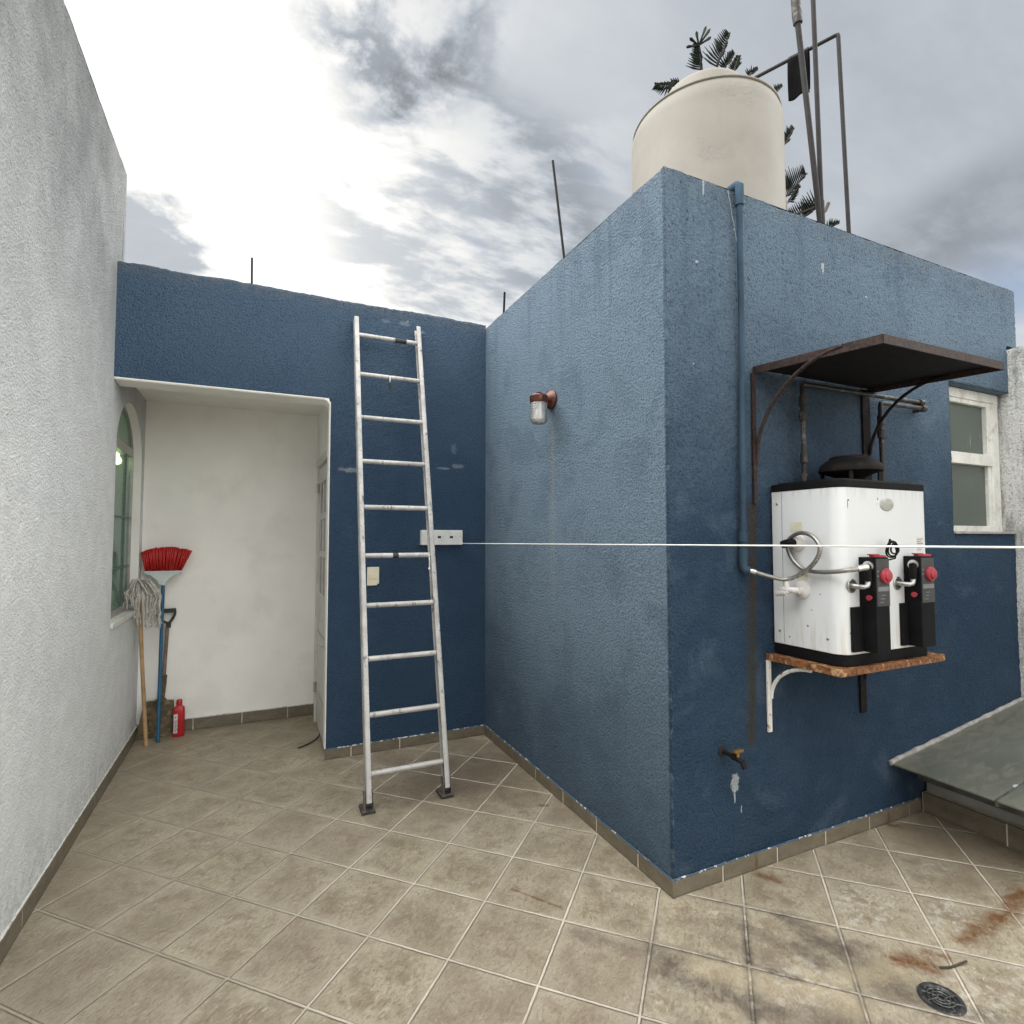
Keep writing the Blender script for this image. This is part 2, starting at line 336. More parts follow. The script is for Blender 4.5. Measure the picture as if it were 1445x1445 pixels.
    g.put(b.inputs['Normal'], g.bump(h, 1.0, 0.010))
    return m
M['floor'] = floor_material()

def skirt_material():
    m, g, b = mat('skirting_tile'); p = g.pos(); x, y, z = g.sep(p)[:3]
    n = g.noise(g.scale(p, (1, 1, 2)), 10, 6, 0.62); n2 = g.noise(p, 60, 4)
    c = g.mix(g.ss(n, 0.3, 0.7), (0.125, 0.104, 0.072), (0.180, 0.152, 0.108))
    c = g.mix(g.mul(g.ss(n2, 0.52, 0.7), 0.4), c, (0.085, 0.068, 0.046))
    fr = g.ss(y, -2.0, -2.02)
    for cx in (0.455, 1.385):
        c = g.mix(g.mul(g.mul(g.ell(x, z, cx, 0.03, 0.014, 0.06, n2, 0.5, 0.8), fr), 0.75), c, (0.10, 0.045, 0.015))
    c = g.mix(g.mul(g.ss(z, 0.012, 0.0), g.ss(n2, 0.35, 0.55, 0.4, 0.9)), c, (0.05, 0.04, 0.03))
    g.put(b.inputs['Base Color'], c); b.inputs['Roughness'].default_value = 0.5
    g.put(b.inputs['Normal'], g.bump(n2, 0.3, 0.003))
    return m
M['skirt'] = skirt_material()
M['grout'] = simple('grout', (0.62, 0.54, 0.44), 0.85, var=0.15)

def chipped(name, base, chip, thr):
    m, g, b = mat(name); p = g.pos()
    n = g.noise(p, 26, 5, 0.7); n2 = g.noise(p, 5, 3)
    f = g.ss(g.add(n, g.mul(g.sub(n2, 0.5), 0.35)), thr - 0.02, thr + 0.02)
    g.put(b.inputs['Base Color'], g.mix(f, base, chip)); b.inputs['Roughness'].default_value = 0.8
    g.put(b.inputs['Normal'], g.bump(n, 0.8, 0.006))
    return m
M['chip_blue'] = chipped('blue_caulk_chipped', (0.055, 0.10, 0.145), (0.66, 0.66, 0.64), 0.585)
M['chip_white'] = chipped('white_caulk', (0.62, 0.62, 0.58), (0.40, 0.38, 0.34), 0.60)
M['chip_rear'] = chipped('rear_caulk_chipped', (0.06, 0.10, 0.15), (0.58, 0.59, 0.58), 0.53)

def metal_ladder():
    m, g, b = mat('ladder_aluminium'); p = g.pos()
    n = g.noise(g.scale(p, (1, 1, 0.35)), 38, 6, 0.7); n2 = g.noise(p, 9, 5, 0.65); n3 = g.noise(g.vm('ADD', p, (3, 1, 2)), 70, 3)
    c = g.mix(g.ss(n2, 0.35, 0.65), (0.40, 0.395, 0.385), (0.56, 0.55, 0.535))
    c = g.mix(g.mul(g.ss(n, 0.575, 0.64), 0.75), c, (0.09, 0.085, 0.08))
    c = g.mix(g.mul(g.ss(n3, 0.56, 0.70), 0.5), c, (0.27, 0.25, 0.22))
    x, y, z = g.sep(p)[:3]
    low = g.mul(g.ss(z, 1.0, 0.1), g.ss(n2, 0.35, 0.6))
    c = g.mix(g.mul(low, 0.45), c, (0.33, 0.32, 0.29))
    g.put(b.inputs['Base Color'], c); b.inputs['Metallic'].default_value = 0.35
    g.put(b.inputs['Roughness'], g.add(0.38, g.mul(n, 0.25)))
    g.put(b.inputs['Normal'], g.bump(n, 0.15, 0.003))
    return m
M['alu'] = metal_ladder()
M['rubber'] = simple('dark_foot', (0.035, 0.033, 0.03), 0.6, var=0.3)
M['steel'] = simple('dull_steel', (0.42, 0.42, 0.41), 0.35, 0.9, var=0.15, bump=0.1)
M['worn_steel'] = simple('worn_steel', (0.16, 0.145, 0.13), 0.5, 0.5, var=0.3, vscale=40, dirt=(0.05, 0.035, 0.025), dirt_amt=0.8, dscale=30)
M['chrome'] = simple('braided_steel', (0.62, 0.61, 0.58), 0.28, 0.95, var=0.1)
def braid():
    m, g, b = mat('braided_hose'); p = g.pos()
    n = g.new('ShaderNodeTexWave', wave_type='BANDS', bands_direction='DIAGONAL'); g.put(n.inputs[0], p)
    n.inputs['Scale'].default_value = 110; n.inputs['Distortion'].default_value = 1.0
    g.put(b.inputs['Base Color'], g.mix(n.outputs['Fac'], (0.16, 0.155, 0.145), (0.42, 0.41, 0.385)))
    b.inputs['Metallic'].default_value = 0.7; b.inputs['Roughness'].default_value = 0.38
    return m
M['braid'] = braid()
def rusty(name, paint, amt, deep=(0.060, 0.020, 0.008), lite=(0.27, 0.105, 0.032)):
    m, g, b = mat(name); p = g.pos()
    n = g.noise(p, 24, 8, 0.72, 0.6); n2 = g.noise(p, 70, 6, 0.7)
    f = g.ss(g.add(n, g.mul(g.sub(n2, 0.5), 0.25)), 0.62 - amt * 0.3, 0.70 - amt * 0.3)
    rc = g.mix(g.ss(n2, 0.35, 0.65), deep, lite)
    g.put(b.inputs['Base Color'], g.mix(f, paint, rc)); b.inputs['Roughness'].default_value = 0.75
    g.put(b.inputs['Normal'], g.bump(n2, 0.5, 0.004))
    return m
M['rust_shelf'] = rusty('rusty_shelf_paint', (0.46, 0.30, 0.16), 0.78)
M['white_bracket'] = rusty('white_bracket_paint', (0.66, 0.65, 0.61), 0.22)
M['awning'] = rusty('awning_dark_rust', (0.008, 0.006, 0.006), 0.72, (0.009, 0.005, 0.004), (0.050, 0.022, 0.015))
M['dark_iron'] = simple('dark_iron', (0.009, 0.008, 0.008), 0.7, var=0.4, vscale=30, spec=0.2, dirt=(0.035, 0.02, 0.015), dirt_amt=0.6, dscale=25)
M['pipe_iron'] = simple('pipe_iron', (0.026, 0.022, 0.021), 0.5, 0.2, var=0.3, vscale=30, dirt=(0.30, 0.28, 0.26), dirt_amt=0.55, dscale=22)
M['pole'] = simple('pole_paint', (0.020, 0.019, 0.019), 0.6, 0.0, var=0.3, vscale=9, spec=0.25)
M['black_plastic'] = simple('black_plastic', (0.007, 0.007, 0.008), 0.6, var=0.3, spec=0.12)
M['grey_label'] = simple('grey_panel', (0.036, 0.037, 0.039), 0.5, var=0.12, dirt=(0.09, 0.09, 0.09), dirt_amt=0.3, dscale=60)
M['grey_text'] = simple('grey_marking', (0.17, 0.17, 0.17), 0.5)
M['red'] = simple('red_plastic', (0.36, 0.030, 0.045), 0.5, var=0.2)
M['dark_red'] = simple('red_bottle_plastic', (0.42, 0.012, 0.022), 0.3, var=0.1)
M['brass'] = simple('brass', (0.48, 0.30, 0.09), 0.35, 0.8, var=0.25, dirt=(0.06, 0.05, 0.03), dirt_amt=0.6, dscale=40)
M['cream'] = simple('cream_plastic', (0.72, 0.66, 0.50), 0.4, var=0.03)
M['box_white'] = simple('box_white', (0.68, 0.69, 0.67), 0.4, var=0.05, dirt=(0.45, 0.44, 0.4), dirt_amt=0.3, dscale=30)
M['hole'] = simple('dark_slot', (0.01, 0.01, 0.01), 0.8)
M['rope'] = simple('white_line', (0.86, 0.86, 0.84), 0.5, var=0.03)
M['downpipe'] = simple('blue_pipe_paint', (0.036, 0.064, 0.095), 0.75, spec=0.15, var=0.2, vscale=6, bump=0.2, bscale=60)
M['frame_white'] = simple('white_frame', (0.66, 0.66, 0.62), 0.5, var=0.08, dirt=(0.30, 0.22, 0.15), dirt_amt=0.45, dscale=14)
M['alu_frame'] = simple('window_aluminium', (0.42, 0.41, 0.39), 0.4, 0.5, var=0.1)
M['door_white'] = simple('door_white', (0.62, 0.62, 0.58), 0.5, var=0.06, dirt=(0.35, 0.33, 0.28), dirt_amt=0.3, dscale=10)
M['door_glass'] = simple('door_glass', (0.035, 0.04, 0.038), 0.15, var=0.2)
M['blue_handle'] = simple('blue_handle', (0.012, 0.105, 0.20), 0.35, var=0.15)
M['mint'] = simple('pale_head', (0.55, 0.62, 0.60), 0.45, var=0.04)
M['wood'] = simple('wood_handle', (0.38, 0.24, 0.12), 0.55, var=0.2, vscale=10, dirt=(0.16, 0.09, 0.04), dirt_amt=0.4, dscale=8)
M['mop'] = simple('mop_yarn', (0.50, 0.48, 0.44), 0.95, var=0.25, vscale=60)
M['shovel'] = simple('muddy_steel', (0.10, 0.078, 0.045), 0.7, 0.1, var=0.4, vscale=25, dirt=(0.26, 0.20, 0.09), dirt_amt=0.8, dscale=28, bump=0.5, bscale=60)
M['old_wood'] = simple('old_wood', (0.20, 0.14, 0.11), 0.6, var=0.25)
M['grip'] = simple('dark_grip', (0.03, 0.032, 0.03), 0.5)
M['paper'] = simple('paper_label', (0.62, 0.60, 0.58), 0.6, var=0.08)
M['beige_label'] = simple('beige_sticker', (0.60, 0.57, 0.45), 0.6, var=0.08)
M['badge'] = simple('grey_badge', (0.42, 0.41, 0.385), 0.35, 0.3, var=0.12, vscale=60)
M['lamp_brown'] = simple('copper_brown_enamel', (0.085, 0.022, 0.010), 0.22, 0.3, var=0.3, spec=0.8)
M['bulb'] = simple('white_bulb', (0.82, 0.81, 0.76), 0.4, var=0.02)
M['cloth'] = simple('black_cloth', (0.004, 0.004, 0.0045), 0.95, spec=0.08, var=0.3, bump=0.4, bscale=40)
M['needle'] = simple('pine_needles', (0.012, 0.018, 0.013), 0.85, var=0.4, vscale=3, spec=0.15)
M['bark'] = simple('bark', (0.032, 0.026, 0.021), 0.9, var=0.3, bump=0.6, bscale=25)
M['curtain'] = simple('pale_curtain', (0.42, 0.50, 0.45), 0.9, var=0.06)
M['room'] = simple('room_wall', (0.45, 0.50, 0.46), 0.9)
M['bar_green'] = simple('grey_green_bar', (0.10, 0.14, 0.12), 0.5)
M['sealant'] = simple('sealant', (0.30, 0.29, 0.275), 0.8, var=0.25, vscale=20, bump=0.6, bscale=50)
M['twig'] = simple('twig_brown', (0.06, 0.04, 0.03), 0.8)
M['drain_iron'] = simple('drain_iron', (0.06, 0.062, 0.062), 0.35, 0.5, var=0.5, vscale=60, dirt=(0.2, 0.2, 0.19), dirt_amt=0.6, dscale=70)

def heater_material():
    m, g, b = mat('heater_enamel'); p = g.pos(); x, y, z = g.sep(p)[:3]
    n = g.noise(p, 6, 4); w = g.noise(p, 40, 5, 0.65)
    c = g.mix(n, (0.63, 0.65, 0.665), (0.69, 0.705, 0.71))
    sd = g.ss(x, 0.62, 0.60); fr = g.sub(1.0, g.ss(y, -2.352, -2.345))
    runs = g.noise(g.scale(p, (3.0, 3.0, 0.3)), 16, 5, 0.6)
    c = g.mix(g.mul(g.mul(g.ss(z, 1.16, 1.0), g.ss(runs, 0.48, 0.65)), 0.38), c, (0.44, 0.37, 0.24))
    c = g.mix(g.mul(g.mul(g.ss(z, 1.58, 1.66), g.ss(runs, 0.45, 0.6)), 0.28), c, (0.35, 0.36, 0.37))
    c = g.mix(g.mul(g.mul(g.ss(g.m('ABSOLUTE', g.add(y, 2.083)), 0.0016, 0.0008), sd), 0.6), c, (0.25, 0.25, 0.25))
    for (cx, cz, rx, rz) in ((0.645, 1.586, 0.0022, 0.021), (0.650, 1.602, 0.005, 0.004), (0.842, 1.612, 0.0035, 0.006), (0.640, 1.06, 0.003, 0.003), (0.835, 1.59, 0.002, 0.003)):
        c = g.mix(g.mul(g.ell(x, z, cx, cz, rx, rz, w, 0.5, 0.3), fr), c, (0.03, 0.03, 0.03))
    for (cy, cz, rr) in ((-2.20, 1.07, 0.006), (-2.26, 1.21, 0.004), (-2.11, 1.01, 0.005), (-2.22, 1.14, 0.003)):
        c = g.mix(g.mul(g.ell(y, z, cy, cz, rr, rr, w, 0.6, 0.4), sd), c, (0.12, 0.10, 0.08))
    c = g.mix(g.mul(g.mul(g.ell(y, z, -2.15, 1.15, 0.03, 0.07, w, 0.4, 0.9), sd), 0.35), c, (0.40, 0.39, 0.37))
    g.put(b.inputs['Base Color'], c); b.inputs['Roughness'].default_value = 0.28
    return m
M['enamel'] = heater_material()
def tank_material():
    m, g, b = mat('tank_plastic'); p = g.pos()
    n = g.noise(p, 2.5, 5, 0.6); sc = g.noise(g.scale(p, (1, 1, 2.2)), 7, 8, 0.7, 2.5)
    c = g.mix(g.ss(n, 0.3, 0.7), (0.202, 0.186, 0.160), (0.238, 0.221, 0.192))
    crack = g.mul(g.mul(g.ss(sc, 0.480, 0.50), g.ss(sc, 0.520, 0.50)), g.ss(g.noise(g.vm('ADD', p, (9, 2, 4)), 2.1, 3), 0.50, 0.62))
    c = g.mix(g.mul(crack, 0.85), c, (0.10, 0.11, 0.09))
    runs = g.noise(g.scale(p, (6, 6, 0.35)), 3, 5, 0.6)
    c = g.mix(g.mul(g.ss(runs, 0.52, 0.7), 0.3), c, (0.22, 0.19, 0.155))
    g.put(b.inputs['Base Color'], c); b.inputs['Roughness'].default_value = 0.58
    g.put(b.inputs['Normal'], g.bump(n, 0.12, 0.02))
    return m
M['tank'] = tank_material()
def glass(name, tint, rough=0.05, f=0.35, milk=0.0):
    m, g, b = mat(name); nt = g.nt
    tr = g.new('ShaderNodeBsdfTransparent'); tr.inputs[0].default_value = (*tint, 1)
    gl = g.new('ShaderNodeBsdfGlossy'); gl.inputs['Roughness'].default_value = rough
    fr = g.new('ShaderNodeFresnel'); fr.inputs[0].default_value = 1.5
    mx = g.new('ShaderNodeMixShader'); g.put(mx.inputs[0], g.m('MINIMUM', g.add(g.mul(fr.outputs[0], 1.0), f), 1.0))
    src = tr.outputs[0]
    if milk:
        tl = g.new('ShaderNodeBsdfDiffuse'); tl.inputs[0].default_value = (0.8, 0.8, 0.77, 1)
        m2 = g.new('ShaderNodeMixShader'); m2.inputs[0].default_value = milk; nt.links.new(src, m2.inputs[1]); nt.links.new(tl.outputs[0], m2.inputs[2]); src = m2.outputs[0]
    nt.links.new(src, mx.inputs[1]); nt.links.new(gl.outputs[0], mx.inputs[2])
    nt.links.new(mx.outputs[0], nt.nodes['Material Output'].inputs[0])
    return m
def green_pane():
    m, g, b = mat('green_pane'); nt = g.nt; p = g.pos()
    n = g.noise(g.scale(p, (1, 9, 0.6)), 1.6, 3)
    g.put(b.inputs['Base Color'], g.mix(n, (0.15, 0.27, 0.215), (0.28, 0.41, 0.345))); b.inputs['Roughness'].default_value = 0.06
    b.inputs['Specular IOR Level'].default_value = 0.7
    tr = g.new('ShaderNodeBsdfTransparent'); tr.inputs[0].default_value = (0.72, 0.9, 0.82, 1)
    mx = g.new('ShaderNodeMixShader'); mx.inputs[0].default_value = 0.55
    nt.links.new(tr.outputs[0], mx.inputs[1]); nt.links.new(b.outputs[0], mx.inputs[2]); nt.links.new(mx.outputs[0], nt.nodes['Material Output'].inputs[0])
    return m
M['pane'] = green_pane()
M['jar'] = glass('ribbed_glass', (0.95, 0.95, 0.94), 0.10, 0.10, 0.28)
def frosted():
    m, g, b = mat('frosted_pane'); p = g.pos(); x, y, z = g.sep(p)[:3]
    n = g.noise(p, 3, 4); c = g.mix(n, (0.062, 0.080, 0.068), (0.085, 0.105, 0.09))
    st = g.noise(g.scale(p, (14, 14, 1.4)), 5, 5, 0.6)
    f = g.mul(g.ss(st, 0.60, 0.66), g.ell(x, z, 2.56, 2.03, 0.16, 0.13, None, 0, 0.8))
    c = g.mix(g.mul(f, 0.8), c, (0.42, 0.44, 0.42))
    g.put(b.inputs['Base Color'], c); b.inputs['Roughness'].default_value = 0.22
    g.put(b.inputs['Normal'], g.bump(g.noise(p, 90, 2), 0.15, 0.003))
    return m
M['frosted'] = frosted()
def sky_glass():
    m, g, b = mat('skylight_glass'); p = g.pos(); x, y, z = g.sep(p)[:3]
    n = g.noise(p, 2.2, 5, 0.6); d_ = g.noise(g.scale(p, (1, 3, 1)), 7, 7, 0.66, 1.0)
    c = g.mix(g.ss(n, 0.3, 0.7), (0.092, 0.100, 0.080), (0.122, 0.130, 0.106))
    c = g.mix(g.mul(g.ss(d_, 0.44, 0.64), 0.65), c, (0.165, 0.158, 0.13))
    c = g.mix(g.mul(g.ss(y, -2.16, -2.03), g.ss(d_, 0.4, 0.6)), c, (0.16, 0.15, 0.12))
    c = g.mix(g.mul(g.ss(g.noise(p, 55, 4), 0.66, 0.72), 0.7), c, (0.03, 0.03, 0.025))
    c = g.mix(g.ell(x, y, 1.62, -2.46, 0.02, 0.012, d_, 0.6, 0.3), c, (0.45, 0.45, 0.44))
    g.put(b.inputs['Base Color'], c)
    g.put(b.inputs['Roughness'], g.add(0.22, g.mul(d_, 0.3)))
    return m
M['sky_glass'] = sky_glass()
M['sky_frame'] = simple('skylight_frame_paint', (0.10, 0.10, 0.095), 0.5, 0.4, var=0.3, vscale=20)
def bristle():
    m, g, b = mat('red_bristles'); p = g.pos()
    n = g.noise(g.scale(p, (60, 60, 4)), 5, 3)
    g.put(b.inputs['Base Color'], g.mix(g.ss(n, 0.35, 0.65), (0.26, 0.008, 0.008), (0.62, 0.022, 0.018)))
    b.inputs['Roughness'].default_value = 0.4
    return m
M['bristle'] = bristle()
def lit(name, col, st):
    m, g, b = mat(name); b.inputs['Base Color'].default_value = (*col, 1)
    b.inputs['Emission Color'].default_value = (*col, 1); b.inputs['Emission Strength'].default_value = st
    return m
M['lit'] = lit('lit_bulb', (1.0, 0.88, 0.55), 5.0)

# ------------------------------------------------------------------ mesh helpers
class MB:
    def __init__(s): s.bm = bmesh.new(); s.marks = []
    def ink(s, material): s.marks.append((len(s.bm.faces), material)); return s
    def _face(s, vs):
        try: return s.bm.faces.new(vs)
        except ValueError: return None
    def hexa(s, c):      # 8 corners: bottom 4 ccw, top 4 ccw
        v = [s.bm.verts.new(p) for p in c]
        for f in ((3, 2, 1, 0), (4, 5, 6, 7), (0, 1, 5, 4), (1, 2, 6, 5), (2, 3, 7, 6), (3, 0, 4, 7)): s._face([v[i] for i in f])
        return s
    def box(s, x0, x1, y0, y1, z0, z1):
        return s.hexa([(x0, y0, z0), (x1, y0, z0), (x1, y1, z0), (x0, y1, z0), (x0, y0, z1), (x1, y0, z1), (x1, y1, z1), (x0, y1, z1)])
    def bar(s, p, q, w, h, side=None):
        """box from p to q; w along side, h along the third axis"""
        p, q = Vector(p), Vector(q); ax = (q - p).normalized()
        sd = Vector(side) if side else (Vector((0, 0, 1)).cross(ax) if abs(ax.z) < 0.95 else Vector((1, 0, 0)))
        sd = (sd - ax * sd.dot(ax)).normalized(); up = ax.cross(sd)
        a, b = sd * w / 2, up * h / 2
        return s.hexa([p - a - b, p + a - b, p + a + b, p - a + b, q - a - b, q + a - b, q + a + b, q - a + b])
    def tube(s, pts, r, n=10, caps=True, closed=False, flat=None):
        pts = [Vector(p) for p in pts]; m = len(pts)
        rs = r if isinstance(r, (list, tuple)) else [r] * m
        rings = []; prev = None
        for i, p in enumerate(pts):
            if closed: t = (pts[(i + 1) % m] - pts[i - 1]).normalized()
            else: t = (pts[min(i + 1, m - 1)] - pts[max(i - 1, 0)]).normalized()
            if prev is None:
                a = Vector((0, 0, 1)) if abs(t.z) < 0.9 else Vector((1, 0, 0))
                u = (a - t * a.dot(t)).normalized()
            else: u = (prev - t * prev.dot(t)).normalized()
            prev = u; w = t.cross(u)
            rings.append([s.bm.verts.new(p + (u * math.cos(2 * math.pi * k / n) + w * math.sin(2 * math.pi * k / n)) * rs[i]) for k in range(n)])
        for i in range(m if closed else m - 1):
            a, b = rings[i], rings[(i + 1) % m]
            for k in range(n): s._face([a[k], a[(k + 1) % n], b[(k + 1) % n], b[k]])
        if caps and not closed: s._face(rings[0][::-1]); s._face(rings[-1])
        return s
    def lathe(s, prof, c, axis=(0, 0, 1), n=32, closed_ends=True):
        c = Vector(c); ax = Vector(axis).normalized()
        a = Vector((1, 0, 0)) if abs(ax.x) < 0.9 else Vector((0, 1, 0))
        u = (a - ax * a.dot(ax)).normalized(); w = ax.cross(u); rings = []
        for r, h in prof:
            rings.append([s.bm.verts.new(c + ax * h + (u * math.cos(2 * math.pi * k / n) + w * math.sin(2 * math.pi * k / n)) * max(r, 1e-4)) for k in range(n)])
        for i in range(len(rings) - 1):
            for k in range(n): s._face([rings[i][k], rings[i][(k + 1) % n], rings[i + 1][(k + 1) % n], rings[i + 1][k]])
        if closed_ends: s._face(rings[0][::-1]); s._face(rings[-1])
        return s
    def prism(s, poly, ext):
        ext = Vector(ext); a = [s.bm.verts.new(p) for p in poly]; b = [s.bm.verts.new(Vector(p) + ext) for p in poly]; n = len(a)
        s._face(a[::-1]); s._face(b)
        for i in range(n): s._face([a[i], a[(i + 1) % n], b[(i + 1) % n], b[i]])
        return s
    def grid(s, fn, us, vs, skip=None):
        vv = [[s.bm.verts.new(fn(u, v)) for v in vs] for u in us]
        for i in range(len(us) - 1):
            for j in range(len(vs) - 1):
                if skip and skip((us[i] + us[i + 1]) / 2, (vs[j] + vs[j + 1]) / 2): continue
                s._face([vv[i][j], vv[i + 1][j], vv[i + 1][j + 1], vv[i][j + 1]])
        return s
    def weld(s, d=1e-4):
        bmesh.ops.remove_doubles(s.bm, verts=s.bm.verts, dist=d); return s
    def clean(s):
        loose = [v for v in s.bm.verts if not v.link_faces]
        bmesh.ops.delete(s.bm, geom=loose, context='VERTS'); return s
    def displace(s, amt, scale, amt2=0.0, scale2=1.0, where=None, edge_z=None):
        s.bm.normal_update()
        mv = []
        for v in s.bm.verts:
            k = 1.0 if where is None else where(v.co)
            if k == 0: continue
            h = mnoise.noise(v.co * scale) * amt
            if amt2: h += (mnoise.noise(v.co * scale2) + 0.5 * mnoise.noise(v.co * scale2 * 2.1)) * amt2
            mv.append((v, v.normal * (h * k)))
        for v, o in mv: v.co += o
        if edge_z:      # worn, uneven coping line
            for v in s.bm.verts:
                if abs(v.co.z - edge_z) < 0.02: v.co.z += mnoise.noise(v.co * 9.0) * 0.007 + mnoise.noise(v.co * 31.0) * 0.004
        return s
    def build(s, name, material, parent=None, smooth=False, bevel=0.0, fix=True):
        if fix: bmesh.ops.recalc_face_normals(s.bm, faces=s.bm.faces)
        s.bm.faces.index_update()
        for k, (n0, _) in enumerate(s.marks):
            for i, f in enumerate(s.bm.faces):
                if i >= n0: f.material_index = k + 1
        me = bpy.data.meshes.new(name); s.bm.to_mesh(me); s.bm.free()
        if smooth:
            for p in me.polygons: p.use_smooth = True
            if smooth != 'all':
                try: me.set_sharp_from_angle(angle=R(38))
                except Exception: pass
        me.materials.append(material if not isinstance(material, str) else M[material])
        for _, mm in s.marks: me.materials.append(M[mm])
        o = bpy.data.objects.new(name, me); COL.objects.link(o)
        if bevel:
            b = o.modifiers.new('bevel', 'BEVEL'); b.width = bevel; b.segments = 2; b.limit_method = 'ANGLE'; b.angle_limit = R(40)
        if parent is not None:
            o.parent = parent
            o.matrix_parent_inverse = parent.matrix_world.inverted() if parent.type != 'EMPTY' else Matrix.Translation(parent.location).inverted()
        return o
def thing(name, label, cat, loc=(0, 0, 0), group=None):
    o = bpy.data.objects.new(name, None); COL.objects.link(o); o.location = loc; o.empty_display_size = 0.1
    o['label'] = label; o['category'] = cat
    if group: o['group'] = group
    return o
def tag(o, label, cat, group=None):
    o['label'] = label; o['category'] = cat
    if group: o['group'] = group
    return o
def struct(o): o['kind'] = 'structure'; return o
def lin(a, b, step):
    n = max(1, int(round((b - a) / step))); return [a + (b - a) * i / n for i in range(n + 1)]
def brk(pts, step):
    out = []
    for a, b in zip(pts[:-1], pts[1:]): out += lin(a, b, step)[:-1]
    return out + [pts[-1]]
def arc(c, r, a0, a1, n, fx):   # helper for curved points; fx maps (cos, sin) scaled coords
    return [fx(c[0] + r[0] * math.cos(a0 + (a1 - a0) * i / n), c[1] + r[1] * math.sin(a0 + (a1 - a0) * i / n)) for i in range(n + 1)]
def rrect(x0, x1, y0, y1, r, seg=6):
    out = []
    for cx, cy, a0 in ((x1 - r, y1 - r, 0), (x0 + r, y1 - r, 90), (x0 + r, y0 + r, 180), (x1 - r, y0 + r, 270)):
        for i in range(seg + 1):
            a = R(a0 + 90 * i / seg); out.append((cx + r * math.cos(a), cy + r * math.sin(a)))
    return out
def spline(pts, per=8):
    P = [Vector(p) for p in pts]; out = []
    for i in range(len(P) - 1):
        p0 = P[max(i - 1, 0)]; p1 = P[i]; p2 = P[i + 1]; p3 = P[min(i + 2, len(P) - 1)]
        for k in range(per):
            t = k / per
            out.append(0.5 * ((2 * p1) + (p2 - p0) * t + (2 * p0 - 5 * p1 + 4 * p2 - p3) * t * t + (3 * p1 - p0 - 3 * p2 + p3) * t ** 3))
    return out + [P[-1]]

WL = -2.321          # face of the tall white wall
YF = -2.02           # face of the tank block with the heater
TR = 3.064           # rear parapet top
TB = 3.036           # tank block top
XO, ZO = -1.118, 2.380   # porch opening edge and head
YA = 1.014           # porch back wall

# ------------------------------------------------------------------ setting
mb = MB(); mb.grid(lambda u, v: (u, v, -6.5), lin(-600, 600, 100), lin(-600, 600, 100))
struct(mb.build('ground', 'ground'))
mb = MB(); mb.box(-2.6, 4.2, -8.0, 1.3, -0.25, 0.0)
struct(mb.build('terrace_floor', 'floor'))

def skirting(parent, p, q, out, h, seglen, first, cap, capname='paint_bead', th=0.011):
    """tile skirting from p to q standing off the wall in direction out"""
    p, q, out = Vector((*p, 0)), Vector((*q, 0)), Vector((*out, 0)); L = (q - p).length; ax = (q - p) / L
    t = MB(); gm = MB(); s = 0.0; e = first
    cut = [0.0]
    while e < L - 0.02: cut.append(e); e += seglen
    cut.append(L)
    for a, b in zip(cut[:-1], cut[1:]):
        a2 = a + (0.0026 if a > 0 else 0); b2 = b - (0.0026 if b < L else 0)
        j = random.uniform(-0.0012, 0.0012)
        A, B = p + ax * a2, p + ax * b2; o = out * (th + j)
        zt = Vector((0, 0, h + random.uniform(-0.0015, 0.0015))); zb = Vector((0, 0, 0.001))
        t.hexa([A + zb, B + zb, B + o + zb, A + o + zb, A + zt, B + zt, B + o + zt, A + o + zt])
    o = out * (th - 0.0016); zt = Vector((0, 0, h - 0.003)); zb = Vector((0, 0, 0.0005)); a0, b0 = p + ax * 0.002, q - ax * 0.002
    gm.hexa([a0 + zb, b0 + zb, b0 + o + zb, a0 + o + zb, a0 + zt, b0 + zt, b0 + o + zt, a0 + o + zt])
    f = gm.build('grout_bed', 'grout', parent)
    tt = t.build('skirting', 'skirt', parent, bevel=0.0015)
    f.parent = tt; f.matrix_parent_inverse = Matrix.Identity(4)
    # irregular bead of paint along the top edge
    bd = MB(); n = int(L / 0.012); pts = []; rs = []
    for i in range(n + 1):
        c = p + ax * (L * i / n); nn = mnoise.noise(c * 31.0)
        pts.append(c + out * (0.004 + 0.002 * nn) + Vector((0, 0, h + 0.002 + 0.002 * mnoise.noise(c * 50)))); rs.append(0.0045 + 0.0022 * mnoise.noise(c * 43.0 + Vector((3, 1, 4))))
    bd.tube(pts, rs, 6)
    b = bd.build('paint_bead', cap, parent, smooth='all'); b.parent = tt; b.matrix_parent_inverse = Matrix.Identity(4)
    return tt

# ---- tall white wall with the arched window
HL = 3.681; YE = 0.164; W0, W1 = 0.12, 0.913; WC, WR = (W0 + W1) / 2, (W1 - W0) / 2
SILL, SPR, ARZ = 0.930, 1.985, 0.345
wall = thing('white_wall', 'tall grey white rough plaster wall with dirty streaks and arched window', 'wall', (WL, -3, 0))
m_ = MB()
m_.grid(lambda u, v: (WL, u, v), lin(-7.6, -3.6, 0.05) + lin(-3.6, W0, 0.0145)[1:], lin(0, HL, 0.0145))
m_.grid(lambda u, v: (WL - u, W0 - 0.0, v), [0, 0.24], [0, SILL])   # hidden inner cheek below the sill
def arch_z(y):
    t = max(-1.0, min(1.0, (y - WC) / WR)); return SPR + ARZ * math.sqrt(max(0.0, 1 - t * t))
ys = sorted(set([WC + WR * math.cos(math.pi * (1 - i / 28)) for i in range(29)] + [YE]))
for a, b in zip(ys[:-1], ys[1:]):
    top = HL if b <= YE + 1e-6 else 2.75
    za, zb = arch_z(a), arch_z(b)
    for fx in (WL,):
        v = [m_.bm.verts.new(c) for c in ((fx, a, za), (fx, b, zb), (fx, b, top), (fx, a, top))]; m_._face(v)
        v = [m_.bm.verts.new(c) for c in ((fx, a, 0), (fx, b, 0), (fx, b, SILL), (fx, a, SILL))]; m_._face(v)
